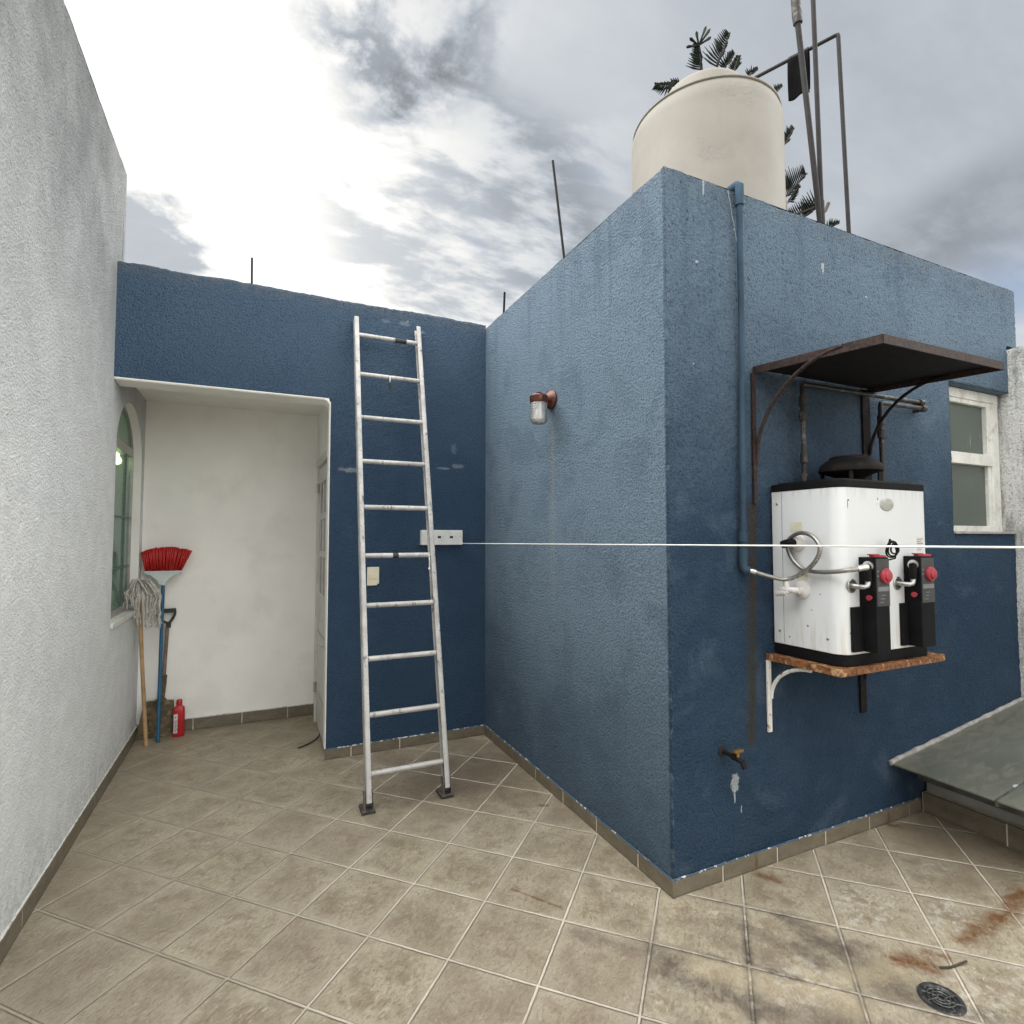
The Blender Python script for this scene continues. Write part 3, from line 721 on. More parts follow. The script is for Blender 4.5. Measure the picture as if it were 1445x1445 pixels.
m_.grid(lambda u, v: (WL, u, v), [W1, 1.30], [0, 2.75])
m_.grid(lambda u, v: (u, YE, v), lin(WL - 0.2, WL, 0.02), lin(2.7, HL, 0.02))
m_.grid(lambda u, v: (u, v, HL), lin(WL - 0.2, WL, 0.02), lin(-7.6, YE, 0.05))
m_.grid(lambda u, v: (WL - 0.2, u, v), [-7.6, YE], [0, HL])
m_.grid(lambda u, v: (u, -7.6, v), [WL - 0.2, WL], [0, HL])
m_.weld(0.0005)
m_.displace(0.006, 1.4, 0.0027, 44.0, lambda c: 1.0 if (c.y < -0.05) else (0.5 if (c.z > 3.0) else 0.0), HL)
m_.build('wall_body', 'white_stucco', wall, smooth='all', fix=True)
m_ = MB()      # reveal of the window
prof = [(W0, SILL)] + [(y, arch_z(y)) for y in [WC + WR * math.cos(math.pi * (1 - i / 40)) for i in range(41)]] + [(W1, SILL)]
for (a, b) in zip(prof[:-1], prof[1:]):
    v = [m_.bm.verts.new(c) for c in ((WL, *a), (WL, *b), (WL - 0.24, *b), (WL - 0.24, *a))]; m_._face(v)
m_.weld(); m_.build('window_reveal', 'porch', wall, smooth=True, fix=False)
win = thing('x', '', '') ; bpy.data.objects.remove(win)
fr = MB(); xf = WL - 0.050
def arc_frame(mb, w, x0, x1):
    out = [(W0, SILL)] + [(y, arch_z(y)) for y in [WC + WR * math.cos(math.pi * (1 - i / 40)) for i in range(41)]] + [(W1, SILL)]
    inn = []
    for y, z in out:
        dy_, dz_ = (y - WC), (z - SPR if z > SPR else 0)
        L = math.hypot(dy_, dz_) or 1
        inn.append((y - dy_ / L * w, z - dz_ / L * w))
    for i in range(len(out) - 1):
        a, b, c, d_ = out[i], out[i + 1], inn[i + 1], inn[i]
        mb.hexa([(x0, *a), (x0, *b), (x0, *c), (x0, *d_), (x1, *a), (x1, *b), (x1, *c), (x1, *d_)])
arc_frame(fr, 0.016, xf - 0.030, xf)
fr.box(xf - 0.044, xf + 0.004, W0 + 0.034, W1 - 0.034, 2.020, 2.078)
fr.box(xf - 0.044, xf + 0.004, W0 + 0.034, W1 - 0.034, SILL + 0.012, SILL + 0.05)
wf = fr.build('window', 'alu_frame', wall)
p_ = MB(); poly = [(xf - 0.012, y, z) for y, z in prof]; p_.prism(poly, (-0.005, 0, 0)); p_.build('pane', 'pane', wf)
s_ = MB(); s_.box(WL - 0.104, WL + 0.012, W0 + 0.002, W1 - 0.002, SILL - 0.02, SILL + 0.012); s_.build('sill', 'frame_white', wf, bevel=0.003)
# rail seen behind the glass
for (y0, y1, z0, z1) in ((W0 + 0.03, W1 - 0.03, 1.58, 1.592), (W0 + 0.03, W1 - 0.03, 1.24, 1.252), (0.70, 0.712, SILL + 0.05, 2.02), (0.32, 0.332, SILL + 0.05, 2.02)):
    s_ = MB(); s_.box(xf - 0.011, xf - 0.003, y0, y1, z0, z1); s_.build('glazing_bar', 'bar_green', wf)
skirting(wall, (WL, -7.6), (WL, YA), (1, 0), 0.078, 0.33, 0.18, 'chip_white')

# the room behind the window: its walls belong to the house
room = thing('house_room', 'dim pale green room seen through the arched window', 'room', (-3.0, 0.5, 0))
r_ = MB()
for b_ in ((-4.2, -4.1, -0.6, 2.6, 0, 2.7), (-4.1, -2.55, -0.6, -0.5, 0, 2.7), (-4.1, -2.55, 2.5, 2.6, 0, 2.7), (-4.1, -2.55, -0.5, 2.5, 2.6, 2.7), (-4.1, -2.55, -0.5, 2.5, 0.0, 0.05)): r_.box(*b_)
r_.box(-2.52, -2.45, 1.315, 2.6, 0, 2.7)
r_.build('room_wall', 'room', room)
cu = MB(); yy = lin(-0.3, 1.2, 0.012)
cu.grid(lambda u, v: (-2.78 + 0.02 * math.sin(u * 55) + 0.008 * math.sin(u * 131), u, v), yy, [0.2, 2.5]); cu.build('curtain', 'curtain', room, smooth='all')
bl_ = MB(); bl_.lathe([(0.001, -0.030), (0.020, -0.02), (0.028, 0), (0.021, 0.02), (0.013, 0.035), (0.012, 0.055), (0.001, 0.06)], (-2.432, 0.725, 1.975), n=16, closed_ends=False)
tag(bl_.build('light_bulb', 'lit', None, smooth='all'), 'glowing warm bulb behind the top corner of the arched window', 'bulb')

# ---- rear blue wall with the porch opening
rear = thing('rear_wall', 'dark blue rough plaster wall with the porch opening, behind the ladder', 'wall', (-1.1, 0, 0))
m_ = MB(); ins = lambda x, z: x < XO and z < ZO
us = brk([WL, XO, 0.0], 0.0145); vs = brk([0.0, ZO, TR], 0.0145)
m_.grid(lambda u, v: (u, 0.0, v), us, vs, ins)
m_.grid(lambda u, v: (u, v, TR), us, lin(0.0, 0.16, 0.02))
m_.grid(lambda u, v: (u, 0.16, v), [WL, 0.0], [ZO, TR])
m_.clean().weld(0.0005)
m_.displace(0.006, 1.7, 0.0030, 44.0, lambda c: 0.0 if (c.x < XO + 0.001 and c.z < ZO + 0.001) or c.x > -0.001 else 1.0, TR)
m_.build('wall_body', 'blue_rear', rear, smooth='all')
m_ = MB()
def soft(i): return 0.0
# white plaster reveal, rounded at its outer arris
hd = [(-0.002, ZO - 0.001), (-0.002, ZO - 0.006), (0.004, ZO - 0.014), (0.15, ZO - 0.020), (0.15, ZO - 0.001)]
m_.prism([(WL + 0.001, y, z) for y, z in hd], (XO - 0.012 - WL, 0, 0))
jb = [(XO - 0.001, -0.002), (XO - 0.006, -0.002), (XO - 0.008, 0.004), (XO - 0.009, 0.085), (XO - 0.001, 0.085)]
m_.prism([(x, y, 0.066) for x, y in jb], (0, 0, ZO - 0.068 - 0.02))
m_.build('opening_reveal', 'porch', rear, bevel=0.002)
# small rounded corner filler of the opening
m_ = MB(); r0 = 0.045
c0 = (XO - 0.008 - r0, ZO - 0.010 - r0)
poly = [(XO - 0.009, 0.0, ZO - 0.011)] + [(c0[0] + r0 * math.cos(a), 0.0, c0[1] + r0 * math.sin(a)) for a in [R(i * 9) for i in range(0, 11)]]
m_.prism([(x, -0.002, z) for x, y, z in poly], (0, 0.14, 0)); m_.build('corner_fillet', 'porch', rear, smooth=True)
skirting(rear, (XO - 0.006, 0), (0, 0), (0, -1), 0.066, 0.325, 0.165, 'chip_rear')

# ---- porch
porch = thing('porch', 'white plastered porch recess behind the blue wall opening', 'porch', (-1.7, 0.6, 0))
m_ = MB(); m_.box(WL - 0.2, -0.6, YA, YA + 0.14, 0.0, 2.75); m_.build('back_wall', 'porch', porch)
m_ = MB(); m_.box(WL + 0.001, -0.6, 0.151, YA - 0.001, 2.47, 2.60); m_.build('ceiling', 'porch', porch)
m_ = MB()     # wall on the door side, with its opening
DX = -1.105; D0, D1, DZ = 0.12, 0.80, 2.06
m_.box(DX, DX + 0.15, D1, YA - 0.001, 0, 2.469); m_.box(DX, DX + 0.15, 0.161, D1 - 0.001, DZ, 2.469)
m_.build('side_wall', 'porch', porch)
skirting(porch, (WL, YA), (-1.106, YA), (0, -1), 0.085, 0.33, 0.36, 'chip_white')
door = MB(); dx0 = DX - 0.002
door.box(dx0, dx0 + 0.035, D0, D1, 0.015, 1.02)
for zz in (1.30, 1.585, 1.87): door.box(dx0, dx0 + 0.035, D0, D1, zz, zz + 0.045)
door.box(dx0, dx0 + 0.035, D0, D1, 1.915, 1.99)
for yy_ in (D0, 0.30, 0.50, D1 - 0.09): door.box(dx0 + 0.001, dx0 + 0.034, yy_, yy_ + (0.085 if yy_ in (D0, D1 - 0.09) else 0.03), 1.02, 1.92)
dr = door.build('door', 'door_white', porch, bevel=0.002)
g_ = MB(); g_.box(dx0 + 0.008, dx0 + 0.014, D0 + 0.02, D1 - 0.02, 1.02, 1.92); g_.build('pane', 'door_glass', dr)
f_ = MB(); f_.box(DX - 0.022, DX + 0.03, D0 - 0.02, D1 + 0.045, 2.0, 2.058); f_.box(DX - 0.014, DX + 0.03, D1 - 0.001, D1 + 0.045, 0.0, 1.999); f_.build('door_frame', 'door_white', dr, bevel=0.002)
for zz in (0.72, 0.27):
    f_ = MB(); f_.box(dx0 - 0.006, dx0, D0 + 0.06, D1 - 0.06, zz, zz + 0.012); f_.build('moulding', 'alu_frame', dr)
for zz in (1.80, 0.24):
    h_ = MB(); h_.tube([(dx0 - 0.010, D1 - 0.006, zz), (dx0 - 0.010, D1 - 0.006, zz + 0.075)], 0.011, 8); h_.build('hinge', 'alu_frame', dr)
h_ = MB(); h_.tube([(dx0 - 0.002, 0.24, 0.69), (dx0 - 0.030, 0.24, 0.69), (dx0 - 0.030, 0.32, 0.69)], 0.006, 8); h_.lathe([(0.022, 0), (0.022, 0.006)], (dx0 - 0.001, 0.24, 0.69), (-1, 0, 0), 14); h_.build('handle', 'alu_frame', dr, smooth=True)

# ---- tank block
blk = thing('tank_block', 'blue rough plaster rooftop block carrying the water tank and heater', 'building', (1.4, -1, 0))
XR, XR2, ZS = 2.868, 2.752, 2.665       # upper right end, lower right end, height of the step
WX0, WZ0, WZ1 = 2.085, 1.468, 2.36     # window opening
m_ = MB(); st = 0.0135
zs_ = brk([0.0, WZ0, WZ1, ZS, TB], st)
m_.grid(lambda u, v: (0.0, u, v), lin(YF, 0.0, st), zs_)
m_.grid(lambda u, v: (u, YF, v), brk([0.0, WX0, XR2, XR], st), zs_, lambda x, z: (x > XR2 and z < ZS) or (x > WX0 and WZ0 < z < WZ1))
m_.grid(lambda u, v: (u, v, TB), lin(0.0, 0.14, st) + [XR], lin(YF, YF + 0.14, st) + [0.14])
m_.grid(lambda u, v: (0.14, u, v), [YF + 0.14, 0.14], [2.72, TB]); m_.grid(lambda u, v: (u, YF + 0.14, v), [0.14, XR], [2.72, TB])
bad = [f for f in m_.bm.faces if abs(f.normal.z) > 0.9 and f.calc_center_median().x > 0.14 and f.calc_center_median().y > YF + 0.14]
m_.bm.normal_update()
bad = [f for f in m_.bm.faces if abs(f.normal.z) > 0.9 and f.calc_center_median().x > 0.141 and f.calc_center_median().y > YF + 0.141]
bmesh.ops.delete(m_.bm, geom=bad, context='FACES')
m_.grid(lambda u, v: (XR, u, v), lin(YF, YF + 0.14, st) + [0.14], brk([ZS, TB], st))
m_.grid(lambda u, v: (u, v, ZS), [XR2, XR], [YF, 0.14])
# reveals of the window opening
m_.grid(lambda u, v: (u, v, WZ1), brk([WX0, XR2], st), lin(YF, YF + 0.16, st)); m_.grid(lambda u, v: (u, v, WZ0), brk([WX0, XR2], st), lin(YF, YF + 0.16, st))
m_.grid(lambda u, v: (WX0, u, v), lin(YF, YF + 0.16, st), brk([WZ0, WZ1], st))
m_.clean().weld(0.0005)
bmesh.ops.recalc_face_normals(m_.bm, faces=m_.bm.faces)
m_.displace(0.005, 1.9, 0.0034, 46.0, lambda c: 0.0 if (c.y > -0.001 or (c.y > YF + 0.01 and c.x > 0.01)) else 1.0, TB)
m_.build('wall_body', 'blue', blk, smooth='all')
m_ = MB(); m_.box(0.1405, XR - 0.001, YF + 0.1405, 1.4, 2.62, 2.72); m_.build('roof_slab', 'roof', blk)
m_ = MB(); m_.box(0.0, XR - 0.01, 0.16, 1.4, 0.0, 2.6); m_.box(0.6, XR2, YF + 0.17, 0.15, 0.3, 2.6); m_.build('core_wall', 'roof', blk)
skirting(blk, (0, 0 - 0.012), (0, YF - 0.011), (-1, 0), 0.066, 0.325, 0.17, 'chip_blue')
skirting(blk, (0.0005, YF), (1.668, YF), (0, -1), 0.066, 0.325, 0.26, 'chip_blue')
# window at the end of the heater face
yw = YF + 0.085
f_ = MB()
f_.box(WX0 + 0.003, 2.745, yw - 0.03, yw + 0.03, WZ1 - 0.062, WZ1 - 0.004)
f_.box(WX0 + 0.003, 2.745, yw - 0.03, yw + 0.03, WZ0 + 0.012, WZ0 + 0.05)
f_.box(2.66, 2.745, yw - 0.028, yw + 0.028, WZ0 + 0.05, WZ1 - 0.062)
f_.box(WX0 + 0.003, 2.14, yw - 0.028, yw + 0.028, WZ0 + 0.05, WZ1 - 0.062)
f_.box(2.14, 2.66, yw - 0.032, yw + 0.028, 1.895, 1.965)
f_.box(2.625, 2.66, yw - 0.02, yw + 0.02, WZ0 + 0.05, 1.895); f_.box(2.615, 2.66, yw - 0.026, yw + 0.02, 1.965, WZ1 - 0.062)
f_.box(2.14, 2.615, yw - 0.024, yw + 0.02, WZ1 - 0.09, WZ1 - 0.062)
wfr = f_.build('window', 'frame_white', blk, bevel=0.003)
for (a, b) in ((WZ0 + 0.045, 1.90), (1.96, WZ1 - 0.08)):
    g_ = MB(); g_.box(2.13, 2.64, yw + 0.0, yw + 0.006, a, b); g_.build('pane', 'frosted', wfr)
s_ = MB(); s_.box(WX0 + 0.003, XR2 - 0.001, YF - 0.012, yw - 0.031, WZ0 + 0.001, WZ0 + 0.016); s_.build('sill', 'sealant', wfr, bevel=0.003)

# ---- neighbouring white wall
nb = MB(); nb.grid(lambda u, v: (2.755, u, v), lin(-6.5, 0.1, 0.03), lin(-0.2, 2.64, 0.03)); nb.grid(lambda u, v: (u, v, 2.64), lin(2.755, 2.95, 0.03), lin(-6.5, 0.1, 0.03))
nb.grid(lambda u, v: (u, 0.1, v), lin(2.755, 2.95, 0.03), lin(-0.2, 2.64, 0.03)); nb.grid(lambda u, v: (2.95, u, v), [-6.5, 0.1], [-0.2, 2.64]); nb.weld(0.0005)
nb.displace(0.012, 2.2, 0.004, 26.0, lambda c: 1.0 if c.y < YF - 0.005 or c.z > 2.6 else 0.0)
tag(nb.build('boundary_wall', 'neigh', None, smooth='all'), 'weathered white plaster wall with black mould at the window end', 'wall')

# ------------------------------------------------------------------ skylight over the stair well
sk = thing('skylight', 'low sloping frosted green glass skylight on a tiled kerb', 'skylight', (2.0, -2.8, 0))
def plane_z(x): return 0.283 + (x - 1.425) * 0.1202
yy = YF - 0.012; k = 0
for w in (0.44, 0.46, 0.46, 0.46):
    y0, y1 = yy, yy - w + 0.012
    dz_ = -0.0008 * k
    a = MB(); x0, x1 = 1.425 + 0.002 * k, 2.742
    def P(x, y, o): return (x, y, plane_z(x) + o + dz_)
    a.hexa([P(x0, y1, 0), P(x1, y1, 0), P(x1, y0, 0), P(x0, y0, 0), P(x0, y1, 0.008), P(x1, y1, 0.008), P(x1, y0, 0.008), P(x0, y0, 0.008)])
    a.build('glass_panel', 'sky_glass', sk, bevel=0.0015)
    c = MB(); yj = y1 - 0.006
    c.hexa([P(x0 + 0.012, yj - 0.006, -0.022), P(x1, yj - 0.006, -0.022), P(x1, yj + 0.006, -0.022), P(x0 + 0.012, yj + 0.006, -0.022), P(x0 + 0.012, yj - 0.005, 0.004), P(x1, yj - 0.005, 0.004), P(x1, yj + 0.005, 0.004), P(x0 + 0.012, yj + 0.005, 0.004)])
    c.build('glazing_bar', 'sky_frame', sk)
    yy -= w; k += 1
yend = yy
c = MB(); c.box(1.640, 1.668, yend, YF - 0.01, 0.175, 0.262); c.box(1.668, 1.70, yend, YF - 0.01, 0.175, 0.180); c.build('steel_edge', 'sky_frame', sk)
c = MB(); c.box(1.715, 1.80, yend, YF - 0.013, 0.001, 0.255); c.build('well_wall', 'roof', sk)
c = MB(); n = 60; pts = []; rs = []
for i in range(n + 1):
    x = 1.415 + (2.75 - 1.415) * i / n; q = Vector((x, YF, 0)); pts.append((x, YF - 0.008 + 0.002 * mnoise.noise(q * 20), plane_z(x) + 0.013 + 0.003 * mnoise.noise(q * 14))); rs.append(0.012 + 0.004 * mnoise.noise(q * 23 + Vector((1, 2, 3))))
c.tube(pts, rs, 8); c.build('sealant_bead', 'sealant', sk, smooth='all')
kb = MB(); ycuts = [YF - 0.013, YF - 0.375, YF - 0.70, YF - 1.03, YF - 1.36, YF - 1.80]
for a, b in zip(ycuts[:-1], ycuts[1:]): kb.box(1.672, 1.684, b + 0.003, a - 0.003, 0.001, 0.104)
kt = kb.build('kerb_tile', 'skirt', sk, bevel=0.0015)
kb = MB(); kb.box(1.6735, 1.715, yend, YF - 0.013, 0.0005, 0.101); kb.build('kerb_core', 'grout', kt)

# ------------------------------------------------------------------ water tank
TC = (1.52, -0.724); tank = thing('water_tank', 'large round cream plastic water tank on the block roof', 'tank', (*TC, 2.72))
m_ = MB(); m_.lathe([(0.53, 3.02), (0.548, 3.05), (0.55, 3.2), (0.55, 4.45), (0.546, 4.51), (0.532, 4.548), (0.522, 4.562), (0.522, 4.577), (0.50, 4.588), (0.40, 4.63), (0.30, 4.665), (0.001, 4.67)], (*TC, 0), n=72, closed_ends=False)
body = m_.build('tank_body', 'tank', tank, smooth=True)
m_ = MB(); m_.lathe([(0.300, 4.655), (0.312, 4.66), (0.312, 4.80), (0.300, 4.825), (0.25, 4.838), (0.12, 4.845), (0.001, 4.846)], (*TC, 0), n=56, closed_ends=False); m_.build('lid', 'tank', tank, smooth=True)
m_ = MB(); m_.lathe([(0.522, 4.555), (0.538, 4.558), (0.540, 4.566), (0.522, 4.571)], (*TC, 0), n=72, closed_ends=False); m_.build('rim', 'tank', tank, smooth='all')
# embossed plate low on the side facing the terrace
pa = [];
for i in range(24):
    t = 2 * math.pi * i / 24; aa = R(-42) + 0.17 * math.copysign(abs(math.cos(t)) ** 0.5, math.cos(t)); pa.append((aa, 3.80 + 0.10 * math.copysign(abs(math.sin(t)) ** 0.6, math.sin(t))))
m_ = MB(); pts = [(TC[0] + 0.551 * math.cos(a), TC[1] + 0.551 * math.sin(a), z) for a, z in pa]; m_.tube(pts, 0.009, 6, closed=True); m_.build('embossed_panel', 'tank', tank, smooth='all')
m_ = MB(); m_.box(TC[0] - 0.5, TC[0] + 0.5, TC[1] - 0.5, TC[1] + 0.5, 2.72, 3.02); tag(m_.build('plinth', 'roof', None), 'concrete plinth under the cream water tank', 'plinth')

# ------------------------------------------------------------------ pipes and rods on the roof
gal = thing('clothes_frame', 'dark bent pipe with a slanting top arm beside the water tank', 'pipe frame', (2.797, -1.0, 2.72))
m_ = MB(); m_.tube([(2.805, -1.0, 2.72), (2.797, -1.0, 3.943), (2.733, -1.0, 5.59)], 0.016, 12); m_.build('post', 'pole', gal, smooth=True)
m_ = MB(); m_.tube([(2.734, -1.0, 5.588), (2.733, -0.998, 5.606), (2.725, -0.98, 5.611), (2.489, -0.449, 5.611), (2.30, -0.02, 5.611), (2.30, 0.0, 5.6), (2.30, 0.0, 2.72)], 0.015, 12); m_.build('arm', 'pole', gal, smooth=True)
m_ = MB()       # cloth folded over the arm
A = Vector((2.578, -0.65, 5.611)); Bv = Vector((2.645, -0.80, 5.611)); axx = (Bv - A).normalized(); nrm = Vector((axx.y, -axx.x, 0))
for sgn in (1, -1):
    us = lin(0, 1, 0.06); vs = lin(0, 1, 0.05)
    def fn(u, v, sgn=sgn):
        p = A.lerp(Bv, u); ln = (0.385 if sgn > 0 else 0.34) + 0.008 * math.sin(u * 7)
        drop = v * ln; tp = max(0.0, 1 - drop / 0.025)
        o = 0.019 + 0.006 * math.sin(u * 8 + v * 3) + 0.010 * math.sin(v * 3.0)
        return p + nrm * sgn * o * (1 - tp * 0.95) + Vector((0, 0, 0.021 * tp - drop + 0.004))
    m_.grid(fn, us, vs)
m_.weld(0.004)
cl = m_.build('hanging_cloth', 'cloth', None, smooth='all'); so = cl.modifiers.new('solid', 'SOLIDIFY'); so.thickness = 0.006
tag(cl, 'black cloth hanging over the slanting pipe arm behind the tank', 'cloth')
m_ = MB(); m_.tube([(2.50, -0.95, 2.72), (2.475, -0.98, 3.956), (2.236, -1.0, 5.55)], 0.021, 12)
pl_ = thing('leaning_pole', 'dark metal pole leaning over towards the tank, with a coupling near its top', 'pole', (2.5, -0.95, 2.72))
m_.build('shaft', 'pole', pl_, smooth=True)
m_ = MB(); m_.tube([(2.245, -1.0, 5.50), (2.236, -1.0, 5.56), (2.205, -1.0, 5.84)], [0.034, 0.036, 0.030], 12); m_.build('coupling', 'pipe_iron', pl_, smooth=True)
m_ = MB(); m_.tube([(2.525, -0.965, 2.72), (2.49, -0.985, 3.956), (2.43, -1.0, 5.9)], 0.018, 12); m_.tube([(2.50, -0.985, 3.6), (2.483, -0.985, 4.13)], 0.024, 12)
tag(m_.build('upright_pole', 'pole', None, smooth=True), 'dark straight pole rising from the same foot as the leaning pole', 'pole')
for (a, b, r, lab) in (((-1.611, 0.10, 2.9), (-1.616, 0.10, 3.282), 0.0065, 'short thin steel rod above the blue wall over the porch opening'),
                       ((0.07, -1.10, 2.9), (0.05, -0.962, 3.755), 0.0075, 'long thin steel rod leaning above the block parapet'),
                       ((0.07, -0.16, 2.9), (0.05, -0.240, 3.232), 0.0085, 'short stub of steel rod near the corner of the two blue walls')):
    m_ = MB(); m_.tube([a, b], r, 8); tag(m_.build('steel_rod', 'dark_iron', None, smooth=True), lab, 'rod', 'steel rods standing up along the blue parapets')

# ------------------------------------------------------------------ conifer behind the tank
def px(u, v, Y):      # point in the world seen along a measured sight line, at depth Y
    f = 773.99; yaw, pit = 0.43412, 0.04576
    fw = Vector((math.sin(yaw) * math.cos(pit), math.cos(yaw) * math.cos(pit), math.sin(pit))); rt = Vector((math.cos(yaw), -math.sin(yaw), 0)); up = rt.cross(fw)
    dd = fw + rt * ((u - 722.5) / f) - up * ((v - 722.5) / f); o = Vector((-1.5483, -3.8148, 1.45))
    return o + dd * ((Y - o.y) / dd.y)
tree = thing('conifer_tree', 'dark conifer with feathery upturned branches rising behind the water tank', 'tree', (4.7, 1.9, -6.5))
m_ = MB(); m_.tube([(4.7, 1.9, -6.5), (4.72, 1.9, 2), (4.72, 1.9, 6), (4.70, 1.9, 8.2)], [0.20, 0.13, 0.08, 0.02], 10); fol = MB(); wd = m_
def frond(base, tip, root, side, ln, dense=26, fingers=False, sag=0.0):
    base, tip, root = Vector(base), Vector(tip), Vector(root)
    sp = spline([root, root.lerp(base, 0.55) + Vector((0, 0, -0.12)), base, base.lerp(tip, 0.5) + Vector((0, 0, -sag)), tip], 8)
    n = len(sp); wd.tube(sp, [0.028 - 0.020 * i / (n - 1) for i in range(n)], 6)
    vdir = (base - cam.location).normalized()
    L = (tip - base).length
    dense = int(dense * 1.35)
    for i in range(dense):
        t = (i + random.random() * 0.5) / dense; idx = int(16 + t * 15.9); p = sp[min(idx, n - 1)].lerp(sp[min(idx + 1, n - 1)], 0.5); ax = (sp[min(idx + 1, n - 1)] - sp[max(idx - 1, 0)]).normalized()
        for sg in ((1, -1) if side == 0 else (side, side, -side * 0.35)):
            lat = vdir.cross(ax).normalized() * sg
            dirn = (lat * 0.8 + ax * 0.62 + vdir * random.uniform(-0.55, 0.55)).normalized()
            l = ln * 1.15 * abs(sg) * (1.0 - 0.65 * t) * random.uniform(0.8, 1.1)
            q = p + dirn * l + Vector((0, 0, l * 0.18)); mid = p.lerp(q, 0.5) + Vector((0, 0, -l * 0.06))
            fol.tube([p, mid, q], [0.008, 0.0115, 0.003], 5)
YT = 1.8
K = lambda u, v, dy=0.0: px(u, v, YT + dy)
T0 = Vector((4.72, 1.9, 0))
def rt_(z): return Vector((4.71, 1.9, z))
frond(K(960, 119), K(925, 119), rt_(7.35), -1, 0.20, 22)
frond(K(991, 100, 0.1), K(986, 64, 0.1), rt_(7.5), -1, 0.19, 26)
for (u, v) in ((975, 55), (983, 47), (995, 41), (1000, 44), (1001, 54), (971, 66)):
    a, b = K(986, 64, 0.1), K(u, v, 0.1); fol.tube([a, a.lerp(b, 0.6), b], [0.010, 0.014, 0.022], 6)
    fol.tube([b, b + (b - a) * 0.18], [0.022, 0.004], 6)
frond(K(1012, 96, -0.1), K(1029, 47, -0.1), rt_(7.6), -1, 0.22, 32)
frond(K(1023, 98), K(1036, 75), rt_(7.7), -1, 0.13, 20)
frond(K(1036, 101, 0.2), K(1042, 79, 0.2), rt_(7.7), 0, 0.10, 18)
frond(K(1057, 108), K(1069, 98), rt_(7.6), -1, 0.08, 12)
frond(K(1094, 131), K(1104, 121), rt_(7.5), -1, 0.08, 10)
frond(K(1106, 204, -0.2), K(1120, 181, -0.2), rt_(6.9), -1, 0.16, 18)
frond(K(1108, 278), K(1137, 245), rt_(6.1), -1, 0.30, 30); frond(K(1112, 285, 0.2), K(1127, 262, 0.2), rt_(5.9), 1, 0.10, 12)
frond(K(1158, 290, -0.1), K(1116, 304, -0.1), K(1169, 287, 0.1), 1, 0.22, 26)
frond(K(1128, 310), K(1158, 288), rt_(5.7), -1, 0.20, 24)
frond(K(1166, 322), K(1184, 315), rt_(5.3), -1, 0.10, 14)
for z in (4.9, 4.2, 3.4, 2.4, 1.2):       # lower whorls, out of sight behind the block
    for a in range(6):
        aa = R(60 * a + z * 37); e = rt_(z) + Vector((math.cos(aa), math.sin(aa), 0.1)) * (1.2 + (5 - z) * 0.15)
        frond(rt_(z).lerp(e, 0.4), e, rt_(z), 0, 0.22, 14)
fol.build('crown', 'needle', tree, smooth='all'); wd.build('trunk', 'bark', tree, smooth='all')

# ------------------------------------------------------------------ downpipe on the heater face
dp = thing('water_pipe', 'blue painted vertical pipe on the heater face near the block corner', 'pipe', (0.40, YF, 1.3))
m_ = MB(); m_.tube([(0.415, YF - 0.024, 3.04), (0.412, YF - 0.024, 2.2), (0.395, YF - 0.024, 1.33)], 0.0140, 12); m_.tube([(0.416, YF + 0.05, 3.062), (0.416, YF - 0.012, 3.062), (0.416, YF - 0.024, 3.05), (0.416, YF - 0.024, 3.0)], 0.020, 12)
m_.build('pipe', 'downpipe', dp, smooth=True)
for z in (2.98, 1.45, 1.375):
    m_ = MB(); m_.lathe([(0.016, -0.022), (0.0195, -0.02), (0.0195, 0.02), (0.016, 0.022)], (0.3975 if z < 2 else 0.414, YF - 0.024, z), n=14, closed_ends=False); m_.build('collar', 'downpipe', dp, smooth=True)
m_ = MB(); m_.tube([(0.396, YF - 0.024, 1.36), (0.396, YF - 0.024, 1.316), (0.400, YF - 0.028, 1.307), (0.415, YF - 0.033, 1.304)], 0.018, 12); m_.build('elbow', 'downpipe', dp, smooth=True)

# ------------------------------------------------------------------ rusty awning
aw = thing('awning', 'dark rusty sheet metal awning over the water heater', 'awning', (0.9, YF, 2.2))
A_, D_ = Vector((0.503, YF - 0.004, 2.222)), Vector((1.331, YF - 0.004, 2.222)); B_, C_ = Vector((0.506, -2.598, 2.180)), Vector((1.335, -2.598, 2.188))
m_ = MB(); up_ = Vector((0, 0, 0.006)); m_.hexa([A_, B_, C_, D_, A_ + up_, B_ + up_, C_ + up_, D_ + up_]); m_.build('sheet', 'dark_iron', aw)
m_ = MB()
for p_, q_ in ((A_, B_), (B_, C_), (C_, D_)):
    ax = (q_ - p_).normalized(); dn = Vector((0, 0, -0.018)); ins_ = Vector((0, 0, 1)).cross(ax); 
    ctr = (A_ + C_) / 2; ins_ = ins_ if ins_.dot(ctr - p_) > 0 else -ins_
    e0 = p_ + Vector((0, 0, 0.010)); e1 = q_ + Vector((0, 0, 0.010)); off = ins_ * -0.003
    m_.hexa([e0 + off + Vector((0, 0, -0.034)), e1 + off + Vector((0, 0, -0.034)), e1 - off + Vector((0, 0, -0.034)), e0 - off + Vector((0, 0, -0.034)), e0 + off, e1 + off, e1 - off, e0 - off])
m_.build('edge_trim', 'awning', aw)
def bracket(parent, x, ztop, zbot, w, pts, r, mt, name='bracket'):
    b_ = MB(); b_.box(x - w / 2, x + w / 2, YF - 0.012, YF - 0.003, zbot, ztop); o = b_.build(name, mt, parent, bevel=0.001)
    s_ = MB(); s_.tube(pts, r, 8); s_.build('strut', mt, o, smooth=True); return o
bracket(aw, 0.497, 2.20, 1.60, 0.022, [(0.505, YF - 0.010 - 0.42 * (1 - math.cos(t)), 1.78 + 0.415 * math.sin(t)) for t in [R(i * 7.5) for i in range(13)]], 0.008, 'awning')
